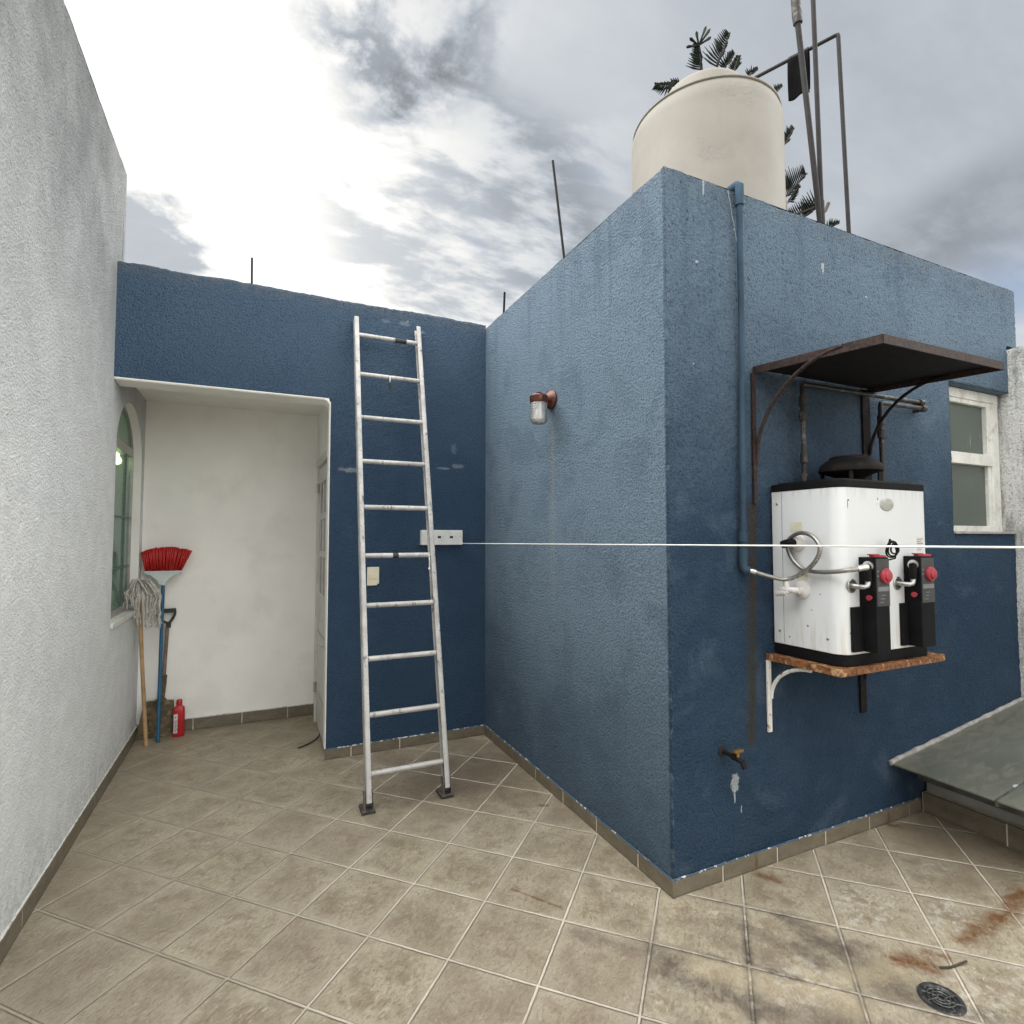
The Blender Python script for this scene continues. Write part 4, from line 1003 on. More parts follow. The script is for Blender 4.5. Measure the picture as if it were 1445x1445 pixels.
bracket(aw, 1.305, 2.215, 1.66, 0.060, [(1.318, YF - 0.010 - 0.36 * (1 - math.cos(t)), 1.83 + 0.365 * math.sin(t)) for t in [R(i * 7.5) for i in range(13)]], 0.008, 'dark_iron')

# ------------------------------------------------------------------ iron pipes behind the heater
gp = thing('iron_pipes', 'dark iron pipes on the wall under the awning', 'pipes', (1.2, YF, 2.15))
m_ = MB(); m_.tube([(0.770, YF - 0.05, 1.66), (0.770, YF - 0.05, 2.15), (0.773, YF - 0.05, 2.168), (0.79, YF - 0.05, 2.172), (1.715, YF - 0.05, 2.180), (1.73, YF - 0.045, 2.180), (1.732, YF, 2.180)], 0.0115, 10); m_.build('pipe', 'pipe_iron', gp, smooth=True)
m_ = MB(); m_.tube([(1.342, YF - 0.06, 1.68), (1.342, YF - 0.06, 2.125), (1.346, YF - 0.06, 2.137), (1.36, YF - 0.06, 2.140), (1.715, YF - 0.06, 2.146), (1.73, YF - 0.055, 2.146), (1.732, YF, 2.146)], 0.0115, 10); m_.build('pipe', 'pipe_iron', gp, smooth=True)
for (x, z, y, r) in ((0.770, 1.72, 0.05, 0.017), (0.770, 1.82, 0.05, 0.0165), (0.770, 2.02, 0.05, 0.019), (0.770, 2.09, 0.05, 0.016), (1.342, 1.98, 0.06, 0.018), (1.342, 2.05, 0.06, 0.017)):
    m_ = MB(); m_.lathe([(r * 0.8, -0.026), (r, -0.022), (r, 0.022), (r * 0.8, 0.026)], (x, YF - y, z), n=10); m_.build('fitting', 'pipe_iron', gp)
for z, y in ((2.180, 0.05), (2.146, 0.06)):
    m_ = MB(); m_.lathe([(0.018, 0), (0.0185, 0.03), (0.014, 0.035)], (1.695, YF - y, z), (1, 0, 0), 10); m_.build('fitting', 'pipe_iron', gp, smooth=True)

# ------------------------------------------------------------------ rusty shelf
sh = thing('heater_shelf', 'rusty peeling steel shelf carrying the white water heater', 'shelf', (0.9, YF, 0.92))
m_ = MB(); m_.box(0.553, 1.255, -2.372, YF - 0.003, 0.915, 0.922); m_.build('tray', 'rust_shelf', sh)
m_ = MB(); m_.box(0.550, 0.556, -2.375, YF - 0.003, 0.896, 0.925); m_.box(0.5562, 1.2548, -2.3755, -2.3695, 0.896, 0.925); m_.box(1.255, 1.261, -2.375, YF - 0.003, 0.896, 0.925); m_.build('edge_trim', 'rust_shelf', sh, bevel=0.001)
bracket(sh, 0.558, 0.895, 0.576, 0.024, [(0.566, YF - 0.012 - 0.20 * (1 - math.cos(t)), 0.725 + 0.165 * math.sin(t)) for t in [R(i * 7.5) for i in range(13)]], 0.0085, 'white_bracket')
bracket(sh, 1.218, 0.895, 0.574, 0.045, [(1.228, YF - 0.012 - 0.20 * (1 - math.cos(t)), 0.74 + 0.15 * math.sin(t)) for t in [R(i * 7.5) for i in range(13)]], 0.0085, 'dark_iron')

# ------------------------------------------------------------------ water heater
HX0, HX1, HY0, HY1 = 0.596, 1.213, -2.357, -2.030
wh = thing('water_heater', 'white double box water heater with black controls and red knobs', 'water heater', (0.9, -2.19, 0.925))
def slab(mb, x0, x1, y0, y1, z0, z1, r):
    P = [(x1, y1), (x0, y1)] + [(x, y) for x, y in rrect(x0, x1, y0, y1, r, 8) if y < (y0 + y1) / 2]
    return mb.prism([(x, y, z0) for x, y in P], (0, 0, z1 - z0))
m_ = slab(MB(), HX0, HX1, HY0, HY1, 0.972, 1.662, 0.055); m_.build('body', 'enamel', wh, smooth=True, bevel=0.003)
m_ = slab(MB(), HX0 - 0.003, HX1 + 0.003, HY0 - 0.003, HY1, 1.655, 1.688, 0.058); slab(m_, HX0 + 0.03, HX1 - 0.03, HY0 + 0.03, HY1 - 0.01, 1.687, 1.697, 0.05); m_.build('top_cover', 'black_plastic', wh, smooth=True, bevel=0.004)
m_ = slab(MB(), HX0 + 0.004, HX1 - 0.004, HY0 + 0.004, HY1, 0.925, 0.980, 0.052); m_.build('base', 'black_plastic', wh, smooth=True)
hc = (0.905, -2.20)
m_ = MB(); m_.lathe([(0.050, 1.696), (0.050, 1.712), (0.075, 1.728), (0.110, 1.742), (0.128, 1.746), (0.130, 1.756), (0.120, 1.780), (0.096, 1.800), (0.084, 1.804), (0.084, 1.813), (0.07, 1.818), (0.001, 1.821)], (*hc, 0), n=40)
hood = m_.build('draft_hood', 'dark_iron', wh, smooth=True)
for a in (35, 125, 215, 305):
    aa = R(a); x, y = hc[0] + 0.112 * math.cos(aa), hc[1] + 0.112 * math.sin(aa)
    l_ = MB(); l_.box(x - 0.011, x + 0.011, y - 0.003, y + 0.003, 1.696, 1.756); l_.build('leg', 'dark_iron', hood)
m_ = MB(); m_.lathe([(1, 0), (1.0, 0.002), (0.9, 0.004), (0.001, 0.0045)], (0, 0, 0), (0, -1, 0), 40)
for v in m_.bm.verts: v.co = Vector((0.901 + v.co.x * 0.047, HY0 + v.co.y, 1.590 + v.co.z * 0.028))
m_.build('badge', 'badge', wh, smooth=True)
m_ = MB(); m_.box(1.108, 1.156, HY0 - 0.0012, HY0, 1.385, 1.452); m_.ink('grey_text')
for i in range(6): m_.box(1.111, 1.140 + 0.012 * (i % 2), HY0 - 0.0018, HY0 - 0.001, 1.392 + i * 0.0095, 1.3955 + i * 0.0095)
m_.build('sticker', 'paper', wh)
for (y0, y1, z0, z1) in ((-2.185, -2.125, 1.475, 1.515), (-2.205, -2.155, 1.262, 1.300)):
    m_ = MB(); m_.box(HX0 - 0.0012, HX0, y0, y1, z0, z1); m_.build('sticker', 'beige_label', wh)
for (y, z) in ((-2.06, 1.60), (-2.06, 1.03), (-2.29, 1.03)):
    m_ = MB(); m_.lathe([(0.006, 0), (0.006, 0.0015), (0.004, 0.003), (0.001, 0.003)], (HX0, y, z), (-1, 0, 0), 10, False); m_.build('screw', 'steel', wh, smooth=True)
m_ = MB(); m_.box(HX0 - 0.0008, HX0, -2.0845, -2.0825, 0.985, 1.65); m_.build('seam', 'grey_text', wh)
# outlets on the end face
m_ = MB(); m_.lathe([(0.036, 0), (0.036, 0.006), (0.026, 0.012), (0.020, 0.02), (0.020, 0.028)], (HX0, -2.162, 1.425), (-1, 0, 0), 20); m_.build('outlet_flange', 'paper', wh, smooth=True)
m_ = MB(); m_.tube([(HX0 - 0.02, -2.162, 1.425), (HX0 - 0.052, -2.155, 1.425), (HX0 - 0.050, -2.140, 1.422), (HX0 - 0.048, -2.125, 1.418)], 0.017, 12); m_.build('outlet_elbow', 'black_plastic', wh, smooth=True)
m_ = MB(); m_.lathe([(0.038, 0), (0.038, 0.006), (0.028, 0.012), (0.018, 0.018), (0.018, 0.035)], (HX0, -2.178, 1.222), (-1, 0, 0), 20); m_.build('outlet_flange', 'paper', wh, smooth=True)
m_ = MB(); m_.tube([(HX0 - 0.03, -2.178, 1.222), (HX0 - 0.058, -2.172, 1.222), (HX0 - 0.064, -2.15, 1.224), (HX0 - 0.064, -2.12, 1.227)], 0.013, 10); m_.tube([(HX0 - 0.064, -2.155, 1.21), (HX0 - 0.064, -2.15, 1.262)], 0.011, 8); m_.tube([(HX0 - 0.064, -2.10, 1.205), (HX0 - 0.064, -2.15, 1.212)], 0.015, 10)
m_.build('relief_valve', 'paper', wh, smooth=True)
# two control units
for (bx0, bx1, lx0) in ((0.702, 0.789, 0.640), (1.006, 1.101, 0.966)):
    yf = -2.425
    m_ = MB(); m_.box(bx0, bx1, yf, HY0, 0.985, 1.368); m_.box(lx0, bx0 - 0.0002, HY0 - 0.014, HY0, 0.985, 1.1655)
    cu_ = m_.build('control_unit', 'black_plastic', wh, bevel=0.002)
    m_ = MB(); m_.box(bx0 + 0.004, bx1 - 0.002, yf - 0.0025, yf, 1.172, 1.362); m_.ink('grey_text'); m_.box(bx0 + 0.010, bx1 - 0.008, yf - 0.0035, yf - 0.002, 1.232, 1.250)
    for i in range(3): m_.box(bx0 + 0.018 + 0.006 * i, bx0 + 0.045 + 0.006 * i, yf - 0.0035, yf - 0.002, 1.186 + i * 0.014, 1.189 + i * 0.014)
    m_.box(bx0 + 0.006, bx0 + 0.016, yf - 0.0035, yf - 0.002, 1.290, 1.296); m_.box(bx0 + 0.006, bx0 + 0.018, yf - 0.0035, yf - 0.002, 1.31, 1.314)
    m_.build('panel', 'grey_label', cu_)
    kx = (bx0 + bx1) / 2 + 0.012
    m_ = MB(); m_.lathe([(0.030, 0), (0.031, 0.006), (0.029, 0.012), (0.021, 0.014), (0.020, 0.020), (0.017, 0.022), (0.001, 0.022)], (kx, yf - 0.002, 1.293), (0, -1, 0), 24, False); m_.build('knob', 'red', cu_, smooth=True)
    m_ = MB(); m_.bar((bx0 + 0.016, -2.40, 1.374), (bx1 - 0.006, -2.412, 1.371), 0.022, 0.010); m_.bar((bx0 + 0.010, -2.398, 1.379), (bx0 + 0.045, -2.404, 1.379), 0.028, 0.005); m_.build('lever', 'red', cu_, bevel=0.002)
    m_ = MB(); m_.lathe([(0.006, 0), (0.006, 0.012), (0.011, 0.013), (0.011, 0.017), (0.001, 0.018)], (bx0, -2.405, 1.206), (-1, 0, -0.0), 16, False); m_.build('igniter_button', 'red', cu_, smooth=True)
    ex = bx0 - 0.048
    m_ = MB(); m_.tube([(ex, HY0 + 0.002, 1.252), (ex + 0.002, HY0 - 0.03, 1.250), (ex + 0.012, HY0 - 0.042, 1.249), (ex + 0.028, HY0 - 0.045, 1.252), (ex + 0.036, HY0 - 0.045, 1.262), (ex + 0.037, HY0 - 0.045, 1.282)], 0.0105, 10); m_.lathe([(0.029, 0), (0.029, 0.003), (0.026, 0.006), (0.018, 0.004)], (ex, HY0, 1.252), (0, -1, 0), 22); m_.build('elbow', 'steel', cu_, smooth=True)
    m_ = MB(); m_.tube([(ex + 0.037, HY0 - 0.045, 1.272), (ex + 0.037, HY0 - 0.045, 1.335)], [0.014, 0.015], 10); m_.tube([(ex + 0.030, HY0 - 0.045, 1.326), (bx0 + 0.002, HY0 - 0.045, 1.330)], 0.014, 10); m_.build('gas_valve', 'black_plastic', cu_, smooth=True)
    m_ = MB(); m_.lathe([(0.021, 0), (0.021, 0.007), (0.015, 0.009)], (bx0 - 0.001, HY0 - 0.042, 1.332), (-1, 0, 0), 18); m_.build('ring_nut', 'chrome', cu_, smooth=True)
m_ = MB()
for (rr, dz_, dy_) in ((0.030, 0.0, 0.0), (0.024, 0.004, -0.008), (0.033, -0.002, 0.006)):
    m_.tube([(0.862 + rr * math.cos(t), -2.40 + dy_ + 0.004 * math.sin(2 * t), 1.402 + dz_ + rr * 1.05 * math.sin(t)) for t in [2 * math.pi * i / 28 for i in range(28)]], 0.0034, 6, closed=True)
m_.tube([(0.835, -2.40, 1.408), (0.838, -2.40, 1.428), (0.846, -2.40, 1.442)], 0.0034, 6); m_.tube([(0.885, -2.40, 1.385), (0.892, -2.39, 1.36), (0.89, -2.36, 1.352)], 0.0034, 6)
m_.build('wire_coil', 'black_plastic', wh, smooth=True)

# ------------------------------------------------------------------ looped hose
hs = thing('braided_hose', 'braided steel hose looped once in front of the water heater end', 'hose', (0.41, -2.06, 1.3))
hp = [(0.417, -2.053, 1.304), (0.440, -2.085, 1.293), (0.480, -2.115, 1.278), (0.530, -2.155, 1.268), (0.548, -2.226, 1.303), (0.548, -2.282, 1.356), (0.550, -2.298, 1.407), (0.556, -2.262, 1.453), (0.562, -2.203, 1.468), (0.570, -2.144, 1.444), (0.575, -2.128, 1.400), (0.575, -2.155, 1.348), (0.574, -2.199, 1.314), (0.573, -2.256, 1.305), (0.572, -2.335, 1.309), (0.585, -2.395, 1.319), (0.640, -2.415, 1.328)]
m_ = MB(); m_.tube(spline(hp, 10), 0.0092, 12); m_.build('hose_body', 'braid', hs, smooth=True)
for a, b in ((0, 1), (-2, -1)):
    P0, P1 = Vector(hp[a]), Vector(hp[b]); 
    m_ = MB(); q0, q1 = (P0, P0.lerp(P1, 0.75)) if a == 0 else (P0.lerp(P1, 0.15), P1 + (P1 - P0).normalized() * 0.018)
    m_.tube([q0, q0.lerp(q1, 0.35), q0.lerp(q1, 0.36), q1], [0.0108, 0.0108, 0.0130, 0.0130], 10); m_.build('hose_end', 'chrome', hs, smooth=True)

# ------------------------------------------------------------------ faucet
fc = thing('faucet', 'small brass garden tap on the blue wall below the shelf', 'tap', (0.29, YF, 0.53))
m_ = MB(); m_.lathe([(0.024, 0), (0.022, 0.004), (0.012, 0.006)], (0.275, YF - 0.002, 0.534), (0, -1, 0), 14); m_.build('wall_hole', 'hole', fc)
m_ = MB(); m_.tube([(0.276, YF, 0.534), (0.279, YF - 0.03, 0.532), (0.282, YF - 0.055, 0.530)], 0.009, 10); m_.build('pipe', 'dark_iron', fc, smooth=True)
m_ = MB(); m_.tube([(0.282, YF - 0.05, 0.530), (0.286, YF - 0.075, 0.528)], [0.014, 0.015], 8); m_.tube([(0.286, YF - 0.07, 0.528), (0.292, YF - 0.095, 0.518), (0.294, YF - 0.105, 0.495)], [0.012, 0.011, 0.012], 10); m_.build('spout', 'dark_iron', fc, smooth=True)
m_ = MB(); m_.tube([(0.287, YF - 0.075, 0.53), (0.287, YF - 0.075, 0.556)], 0.008, 8); m_.bar((0.262, YF - 0.078, 0.560), (0.316, YF - 0.072, 0.556), 0.018, 0.012); m_.build('handle', 'brass', fc, bevel=0.002)

# ------------------------------------------------------------------ wall lamp
lp = thing('wall_lamp', 'brown enamel wall lamp with ribbed glass jar on the side of the block', 'lamp', (0, -1.035, 2.25))
m_ = MB(); m_.lathe([(0.058, 0), (0.060, 0.008), (0.050, 0.026), (0.034, 0.040), (0.026, 0.062), (0.024, 0.085)], (-0.003, -1.035, 2.252), (-1, 0, 0), 28); m_.build('backplate', 'lamp_brown', lp, smooth=True)
LC = (-0.125, -1.105)
m_ = MB(); m_.tube([(-0.07, -1.045, 2.250), (-0.10, -1.075, 2.243), (LC[0], LC[1], 2.238)], [0.024, 0.027, 0.030], 14)
m_.lathe([(0.050, 0), (0.052, 0.004), (0.052, 0.036), (0.044, 0.044), (0.001, 0.046)], (*LC, 2.205), n=28); m_.build('cap', 'lamp_brown', lp, smooth=True)
prof = [(0.042, 0.0)]
for i in range(7): prof += [(0.0475, -0.004 - i * 0.0145), (0.0492, -0.010 - i * 0.0145), (0.0465, -0.0155 - i * 0.0145)]
prof += [(0.042, -0.112), (0.034, -0.120), (0.001, -0.122)]
m_ = MB(); m_.lathe(prof, (*LC, 2.206), n=28, closed_ends=False); m_.build('glass_jar', 'jar', lp, smooth='all')
m_ = MB(); m_.lathe([(0.013, 0), (0.013, -0.028), (0.020, -0.045), (0.027, -0.072), (0.022, -0.095), (0.001, -0.104)], (*LC, 2.203), n=18); m_.build('bulb', 'bulb', lp, smooth=True)

# ------------------------------------------------------------------ clothesline
bx = thing('clothesline_box', 'white retractable clothesline case on the blue rear wall beside the ladder', 'clothesline reel', (-0.35, 0, 1.45))
m_ = MB(); m_.box(-0.503, -0.197, -0.05, -0.003, 1.394, 1.500); m_.build('case', 'box_white', bx, bevel=0.004)
for x in (-0.373, -0.283):
    m_ = MB(); m_.box(x - 0.012, x + 0.012, -0.0515, -0.049, 1.442, 1.458); m_.build('slot', 'hole', bx)
for x in (-0.43, -0.345, -0.253, -0.215):
    m_ = MB(); m_.lathe([(0.0025, 0), (0.0025, 0.0012)], (x, -0.05, 1.452), (0, -1, 0), 8); m_.build('screw', 'grey_text', bx)
m_ = MB(); P0, P1 = Vector((-0.199, -0.040, 1.404)), Vector((0.125, -4.6, 1.437)); n = 40
m_.tube([P0.lerp(P1, i / n) - Vector((0, 0, 0.0)) for i in range(n + 1)], 0.0027, 8)
m_.lathe([(0.001, -0.008), (0.006, -0.004), (0.007, 0.002), (0.004, 0.008), (0.001, 0.010)], P0 + (P1 - P0).normalized() * 0.008, (P1 - P0), 10, False)
tag(m_.build('clothesline', 'rope', None, smooth='all'), 'taut white line stretched from the wall case past the block corner and heater', 'line')

# light switch
sw = thing('light_switch', 'cream light switch on the blue wall behind the ladder rail', 'switch', (-0.83, 0, 1.18))
m_ = MB(); poly = [(-0.868, 1.121), (-0.800, 1.121), (-0.800, 1.131), (-0.787, 1.131), (-0.787, 1.246), (-0.868, 1.246)]
m_.prism([(x, -0.012, z) for x, z in poly], (0, 0.010, 0)); m_.build('plate', 'cream', sw, bevel=0.003)
m_ = MB(); m_.box(-0.858, -0.805, -0.0165, -0.012, 1.167, 1.200); m_.build('rocker', 'cream', sw, bevel=0.002)

# ------------------------------------------------------------------ ladder
ld = thing('ladder', 'worn aluminium straight ladder leaning on the blue rear wall', 'ladder', (-0.79, -0.82, 0))
def LP(x, t, o=0.0):     # point on the ladder plane, t = distance up the slope, o = out of the plane towards the viewer
    L = math.hypot(2.949, 0.795); uy, uz = 0.795 / L, 2.949 / L
    return Vector((x, -0.795 + uy * t - o * uz, uz * t + o * uy))
LL = math.hypot(2.949, 0.795) - 0.02
def rail_x(sgn, t): 
    k = t / LL; return (-0.992 + 0.024 * k) if sgn < 0 else (-0.562 + 0.022 * k * 1.0)
for sgn in (-1, 1):
    a = MB(); t0, t1 = 0.045, LL + 0.0 if sgn < 0 else LL
    def strip(x0, x1, o0, o1):
        c = []
        for t in (t0, t1):
            xs = rail_x(sgn, t)
            c += [LP(xs + x0, t, o0), LP(xs + x1, t, o0), LP(xs + x1, t, o1), LP(xs + x0, t, o1)]
        a.hexa(c)
    w = 0.004; W = 0.029; Dp = 0.060
    # channel section, web on the outside
    if sgn < 0: strip(-W / 2, -W / 2 + w, 0.0, Dp); strip(-W / 2 + w, W / 2, Dp - w, Dp - 0.0002); strip(-W / 2 + w, W / 2, 0.0002, w)
    else: strip(W / 2 - w, W / 2, 0.0, Dp); strip(-W / 2, W / 2 - w, Dp - w, Dp - 0.0002); strip(-W / 2, W / 2 - w, 0.0002, w)
    a.build('rail', 'alu', ld, bevel=0.002)
T_ = [2.905, 2.605, 2.290, 1.985, 1.682, 1.377, 1.080, 0.779, 0.479, 0.182]
rung = []
for t in T_:
    a = MB(); xa, xb = rail_x(-1, t) - 0.010, rail_x(1, t) + 0.010
    a.tube([LP(xa, t, 0.036), LP(xb, t, 0.036)], 0.0155, 12); rung.append(a.build('rung', 'alu', ld, smooth=True))
for sgn in (-1, 1):
    xs = rail_x(sgn, 0)
    a = MB()
    for o in (-1, 1): a.prism([LP(xs + o * 0.020, 0.105, 0.055), LP(xs + o * 0.020, 0.105, 0.012), LP(xs + o * 0.020, 0.02, 0.012), LP(xs + o * 0.020, 0.012, 0.055)], (0.003 * o, 0, 0))
    a.tube([LP(xs - 0.025, 0.05, 0.034), LP(xs + 0.025, 0.05, 0.034)], 0.006, 8)
    ft = a.build('foot', 'worn_steel', ld)
    a = MB(); yb = -0.800
    a.box(xs - 0.034, xs + 0.034, yb - 0.035, yb + 0.065, 0.012, 0.020); a.build('foot_plate', 'worn_steel', ft, bevel=0.002)
    a = MB(); a.box(xs - 0.036, xs + 0.036, yb - 0.037, yb + 0.067, 0.0005, 0.012); a.build('pad', 'rubber', ft, bevel=0.002)
a = MB(); t = T_[1]; a.tube([LP(-0.762, t, 0.054), LP(-0.762, t - 0.02, 0.058), LP(-0.764, t - 0.05, 0.050), LP(-0.764, t - 0.075, 0.040)], 0.006, 8); a.tube([LP(-0.762, t + 0.002, 0.054), LP(-0.762, t + 0.018, 0.036), LP(-0.762, t + 0.002, 0.018)], 0.005, 8)
hk = a.build('hook', 'steel', ld, smooth=True)
a = MB(); a.tube([LP(-0.764, t - 0.048, 0.051), LP(-0.764, t - 0.088, 0.036)], 0.0085, 8); a.build('hook_tip', 'grip', hk, smooth=True)
a = MB(); t = T_[5]; xc = rail_x(1, t) - 0.024
a.tube([LP(xc, t, 0.05), LP(xc + 0.003, t - 0.05, 0.05), LP(xc - 0.003, t - 0.085, 0.05)], 0.0022, 6); a.lathe([(0.001, -0.008), (0.007, -0.003), (0.007, 0.004), (0.001, 0.009)], LP(xc - 0.003, t - 0.09, 0.05), n=10, closed_ends=False); a.build('cord', 'rope', ld, smooth='all')
a = MB(); t = T_[0]; xm = -0.66; a.tube([LP(xm - 0.05, t, 0.036), LP(xm + 0.03, t, 0.036)], 0.0162, 12); a.build('tape', 'rubber', rung[0], smooth=True)
a = MB(); t = T_[5]; a.tube([LP(-0.80, t, 0.036), LP(-0.765, t, 0.036)], 0.0162, 12); a.build('tape', 'rubber', rung[5], smooth=True)

# ------------------------------------------------------------------ cleaning tools in the porch corner
br = thing('broom', 'upturned broom with red bristles and blue handle against the porch wall', 'broom', (-2.163, 0.84, 0))
foot, top = Vector((-2.160, 0.825, 0.004)), Vector((-2.166, 0.905, 1.13))
m_ = MB(); m_.tube([foot, top], 0.0125, 12); m_.build('handle', 'blue_handle', br, smooth=True)
ax = (top - foot).normalized(); yb = lambda z: 0.825 + 0.080 * z / 1.13
def head(poly, th): 
    mb = MB(); mb.prism([(x, yb(z) - th / 2, z) for x, z in poly], (0, th, 0)); return mb
m_ = head([(-2.290, 1.205), (-2.290, 1.186), (-2.245, 1.172), (-2.205, 1.135), (-2.192, 1.105), (-2.152, 1.105), (-2.138, 1.135), (-2.098, 1.172), (-2.048, 1.186), (-2.048, 1.205)], 0.030); hd_ = m_.build('head', 'mint', br, bevel=0.004)
m_ = MB(); m_.tube([top - ax * 0.03, top + ax * 0.075], [0.017, 0.013], 12); m_.bar((-2.288, yb(1.196) - 0.018, 1.198), (-2.050, yb(1.196) - 0.018, 1.198), 0.006, 0.012); m_.build('socket', 'mint', hd_)
m_ = MB(); N_ = 26
for r_i, oy in enumerate((-0.016, -0.005, 0.006)):
    for i in range(N_):
        t = (i + 0.5 + random.uniform(-0.2, 0.2)) / N_; xb_ = -2.280 + 0.230 * t; xt = -2.309 + 0.322 * t - 0.016 * math.sin(math.pi * t)
        zt = 1.346 + 0.034 * (1 - (2 * t - 1) ** 2) - 0.008 * (1 - t) + random.uniform(-0.004, 0.004)
        tf = (int(t * 13) + 0.5) / 13; xb_ += (-2.280 + 0.230 * tf - xb_) * 0.45; b0 = Vector((xb_, yb(1.2) + oy, 1.203)); b1 = Vector((xt, min(yb(zt) + oy * 1.6, YA - 0.012), zt))
        m_.tube([b0, b0.lerp(b1, 0.6), b1], [0.0048, 0.0062, 0.0072], 6)
m_.build('bristles', 'bristle', br, smooth='all')

mp = thing('mop', 'grey string mop upturned with wooden handle by the window sill', 'mop', (-2.222, 0.77, 0))
m_ = MB(); m_.tube([(-2.222, 0.772, 0.003), (-2.262, 0.765, 0.62), (-2.288, 0.76, 1.11)], 0.0125, 12); m_.tube([(-2.222, 0.772, 0.002), (-2.2225, 0.772, 0.03)], 0.0145, 12); m_.build('handle', 'wood', mp, smooth=True)
m_ = MB(); m_.lathe([(0.012, -0.05), (0.018, -0.03), (0.022, 0.0), (0.018, 0.02), (0.001, 0.024)], (-2.288, 0.76, 1.115), n=14, closed_ends=False); m_.tube([(-2.325, 0.752, 1.12), (-2.255, 0.752, 1.118)], 0.016, 10); m_.build('clamp', 'paper', mp, smooth=True)
m_ = MB()
for i in range(74):
    a = random.uniform(-1, 1); f_ = random.random()
    bx_ = -2.29 + random.uniform(-0.025, 0.025)
    xe = -2.275 + a * 0.085 + (0.03 if a > 0 else 0)
    yo = 0.735 + random.uniform(-0.035, 0.03) - 0.03 * f_
    ze = (random.uniform(0.80, 0.93) if xe > -2.30 else random.uniform(0.952, 1.0))
    if xe < WL + 0.012: ze = max(ze, 0.955); xe = max(xe, WL - 0.06)
    zt = 1.135 + random.uniform(0, 0.03)
    pts = [(bx_, 0.755, zt - 0.03), (bx_ + (xe - bx_) * 0.35, yo + 0.01, zt), (bx_ + (xe - bx_) * 0.8, yo, zt - 0.06)]
    zz = zt - 0.06; n = 5
    for j in range(1, n + 1):
        w = 0.010
        pts.append((xe + random.uniform(-w, w) + 0.01 * a * j / n, yo + random.uniform(-w, w), zt - 0.06 + (ze - zt + 0.06) * j / n))
    m_.tube(spline(pts, 3), 0.0042, 5)
m_.build('strings', 'mop', mp, smooth='all')

sv_ = thing('shovel', 'muddy square shovel with a dark D grip standing behind the broom', 'shovel', (-2.19, 0.94, 0))
yb2 = lambda z: 0.925 + 0.055 * z / 0.9
bl = [(-2.312, 0.004), (-2.078, 0.004), (-2.082, 0.255), (-2.128, 0.262), (-2.145, 0.285), (-2.148, 0.33), (-2.168, 0.33), (-2.175, 0.285), (-2.20, 0.264), (-2.268, 0.262)]
m_ = MB(); m_.prism([(x, yb2(z), z) for x, z in bl], (0, 0.006, 0)); m_.tube([(-2.155, yb2(0.30), 0.24), (-2.148, yb2(0.42), 0.44)], [0.012, 0.019], 10); m_.build('blade', 'shovel', sv_, smooth=True)
m_ = MB(); m_.tube([(-2.152, yb2(0.40), 0.40), (-2.140, yb2(0.80), 0.80)], 0.0125, 10); m_.build('shaft', 'old_wood', sv_, smooth=True)
m_ = MB(); gy = yb2(0.85)
m_.tube([(-2.135, gy, 0.78), (-2.135, gy, 0.815)], 0.017, 10)
m_.tube(spline([(-2.207, gy, 0.905), (-2.205, gy, 0.875), (-2.175, gy, 0.835), (-2.135, gy, 0.815), (-2.112, gy, 0.84), (-2.096, gy, 0.875), (-2.094, gy, 0.905)], 5), 0.009, 8)
m_.bar((-2.212, gy, 0.905), (-2.089, gy, 0.905), 0.026, 0.030); m_.build('grip', 'grip', sv_, smooth=True)

bt = thing('bottle', 'tall red plastic bottle with white label beside the shovel', 'bottle', (-2.043, 0.905, 0))
m_ = MB(); bcx, bcy = -2.043, 0.905
def ring(hx, hy, z): return [(bcx + x, bcy + y, z) for x, y in rrect(-hx, hx, -hy, hy, min(hx, hy) * 0.6, 5)]
lv = [(0.034, 0.024, 0.001), (0.037, 0.027, 0.006), (0.037, 0.027, 0.185), (0.034, 0.025, 0.205), (0.020, 0.018, 0.218), (0.018, 0.0175, 0.224)]
rings = [[m_.bm.verts.new(p) for p in ring(*l)] for l in lv]
for a, b in zip(rings[:-1], rings[1:]):
    for i in range(len(a)): m_._face([a[i], a[(i + 1) % len(a)], b[(i + 1) % len(a)], b[i]])
m_._face(rings[0][::-1]); m_._face(rings[-1]); m_.build('body', 'dark_red', bt, smooth=True)
m_ = MB(); m_.lathe([(0.019, 0), (0.0195, 0.003), (0.0185, 0.036), (0.016, 0.040), (0.001, 0.041)], (bcx, bcy, 0.224), n=18, closed_ends=True); m_.build('cap', 'dark_red', bt, smooth=True)
m_ = MB(); m_.box(bcx - 0.030, bcx - 0.006, bcy - 0.0283, bcy - 0.0268, 0.03, 0.165); m_.ink('hole'); m_.box(bcx - 0.022, bcx - 0.015, bcy - 0.0292, bcy - 0.0280, 0.14, 0.147)
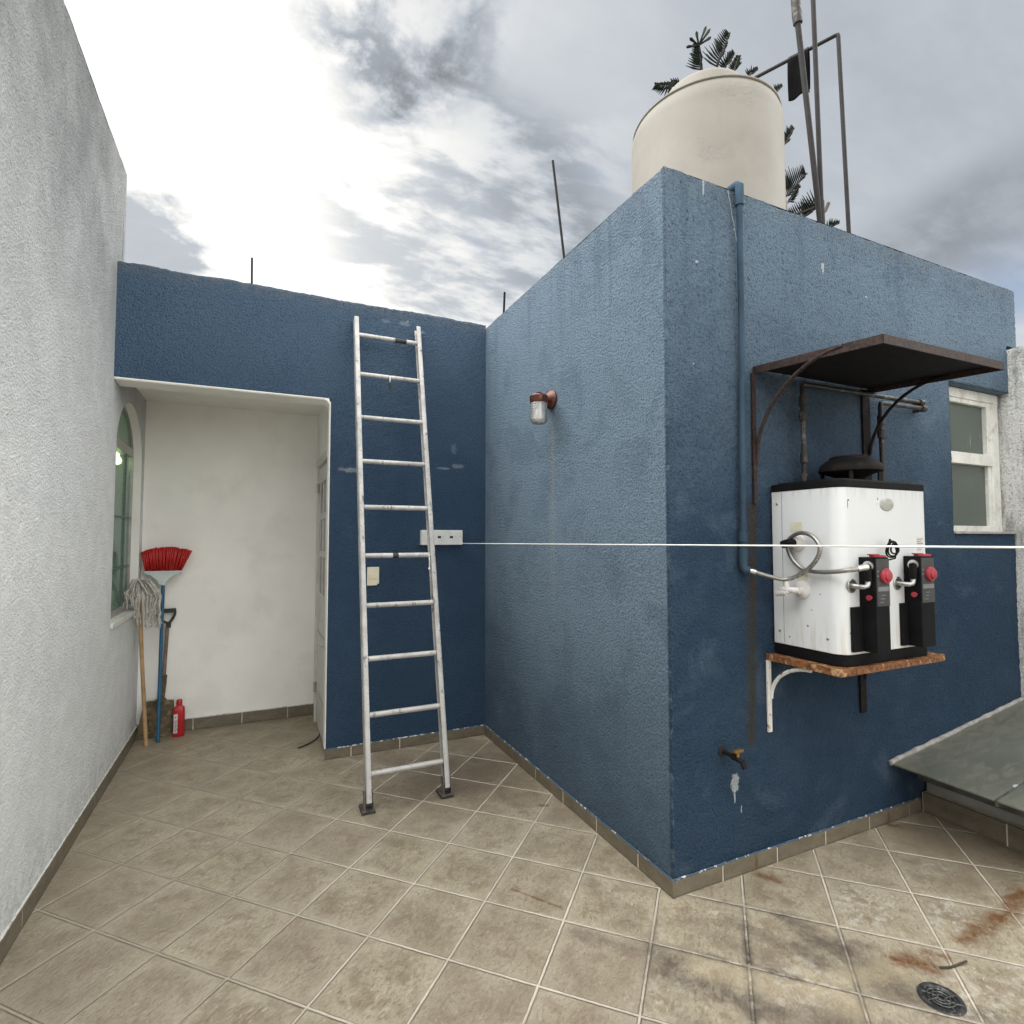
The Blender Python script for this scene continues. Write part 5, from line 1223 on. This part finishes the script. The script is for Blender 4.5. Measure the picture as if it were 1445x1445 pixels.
for i in range(9): m_.box(bcx - 0.025, bcx - 0.012 + 0.003 * (i % 3), bcy - 0.0292, bcy - 0.0280, 0.040 + i * 0.0095, 0.0435 + i * 0.0095)
m_.build('paper_label', 'paper', bt)

# ------------------------------------------------------------------ floor details
TWIG = [(0.563, -2.684, 0.004), (0.592, -2.699, 0.006), (0.632, -2.704, 0.005), (0.669, -2.711, 0.009)]
dr_ = thing('floor_drain', 'round dark metal drain grate set in the stained tiles', 'drain', (0.428, -2.757, 0))
m_ = MB(); m_.lathe([(0.046, 0.0015), (0.050, 0.006), (0.060, 0.006), (0.063, 0.001)], (0.428, -2.757, 0), n=32, closed_ends=False); m_.build('rim', 'drain_iron', dr_, smooth=True)
m_ = MB(); m_.lathe([(0.049, 0.0012), (0.001, 0.0013)], (0.428, -2.757, 0), n=24, closed_ends=False); m_.build('well', 'hole', dr_)
m_ = MB()
for r in (0.012, 0.024, 0.036): m_.tube([(0.428 + r * math.cos(2 * math.pi * i / 24), -2.757 + r * math.sin(2 * math.pi * i / 24), 0.004) for i in range(24)], 0.003, 6, closed=True)
for i in range(8):
    a = R(45 * i + 12); m_.tube([(0.428 + 0.008 * math.cos(a), -2.757 + 0.008 * math.sin(a), 0.0035), (0.428 + 0.049 * math.cos(a + 0.3), -2.757 + 0.049 * math.sin(a + 0.3), 0.0035)], 0.0028, 5)
m_.build('grate', 'drain_iron', dr_, smooth=True)
m_ = MB(); m_.tube(spline(TWIG, 4), 0.0034, 6); m_.tube([TWIG[1], (TWIG[1][0] + 0.02, TWIG[1][1] - 0.006, 0.008)], 0.0024, 5)
tag(m_.build('twig', 'twig', None, smooth=True), 'small dark twig lying on the tiles by the drain', 'twig')
m_ = MB(); m_.tube(spline([(-1.095, 0.60, 0.008), (-1.105, 0.50, 0.007), (-1.13, 0.42, 0.006), (-1.17, 0.36, 0.006), (-1.225, 0.305, 0.006), (-1.268, 0.278, 0.006)], 6), 0.0048, 7)
tag(m_.build('cable', 'rubber', None, smooth=True), 'short black cable curving over the porch floor from the door', 'cable')
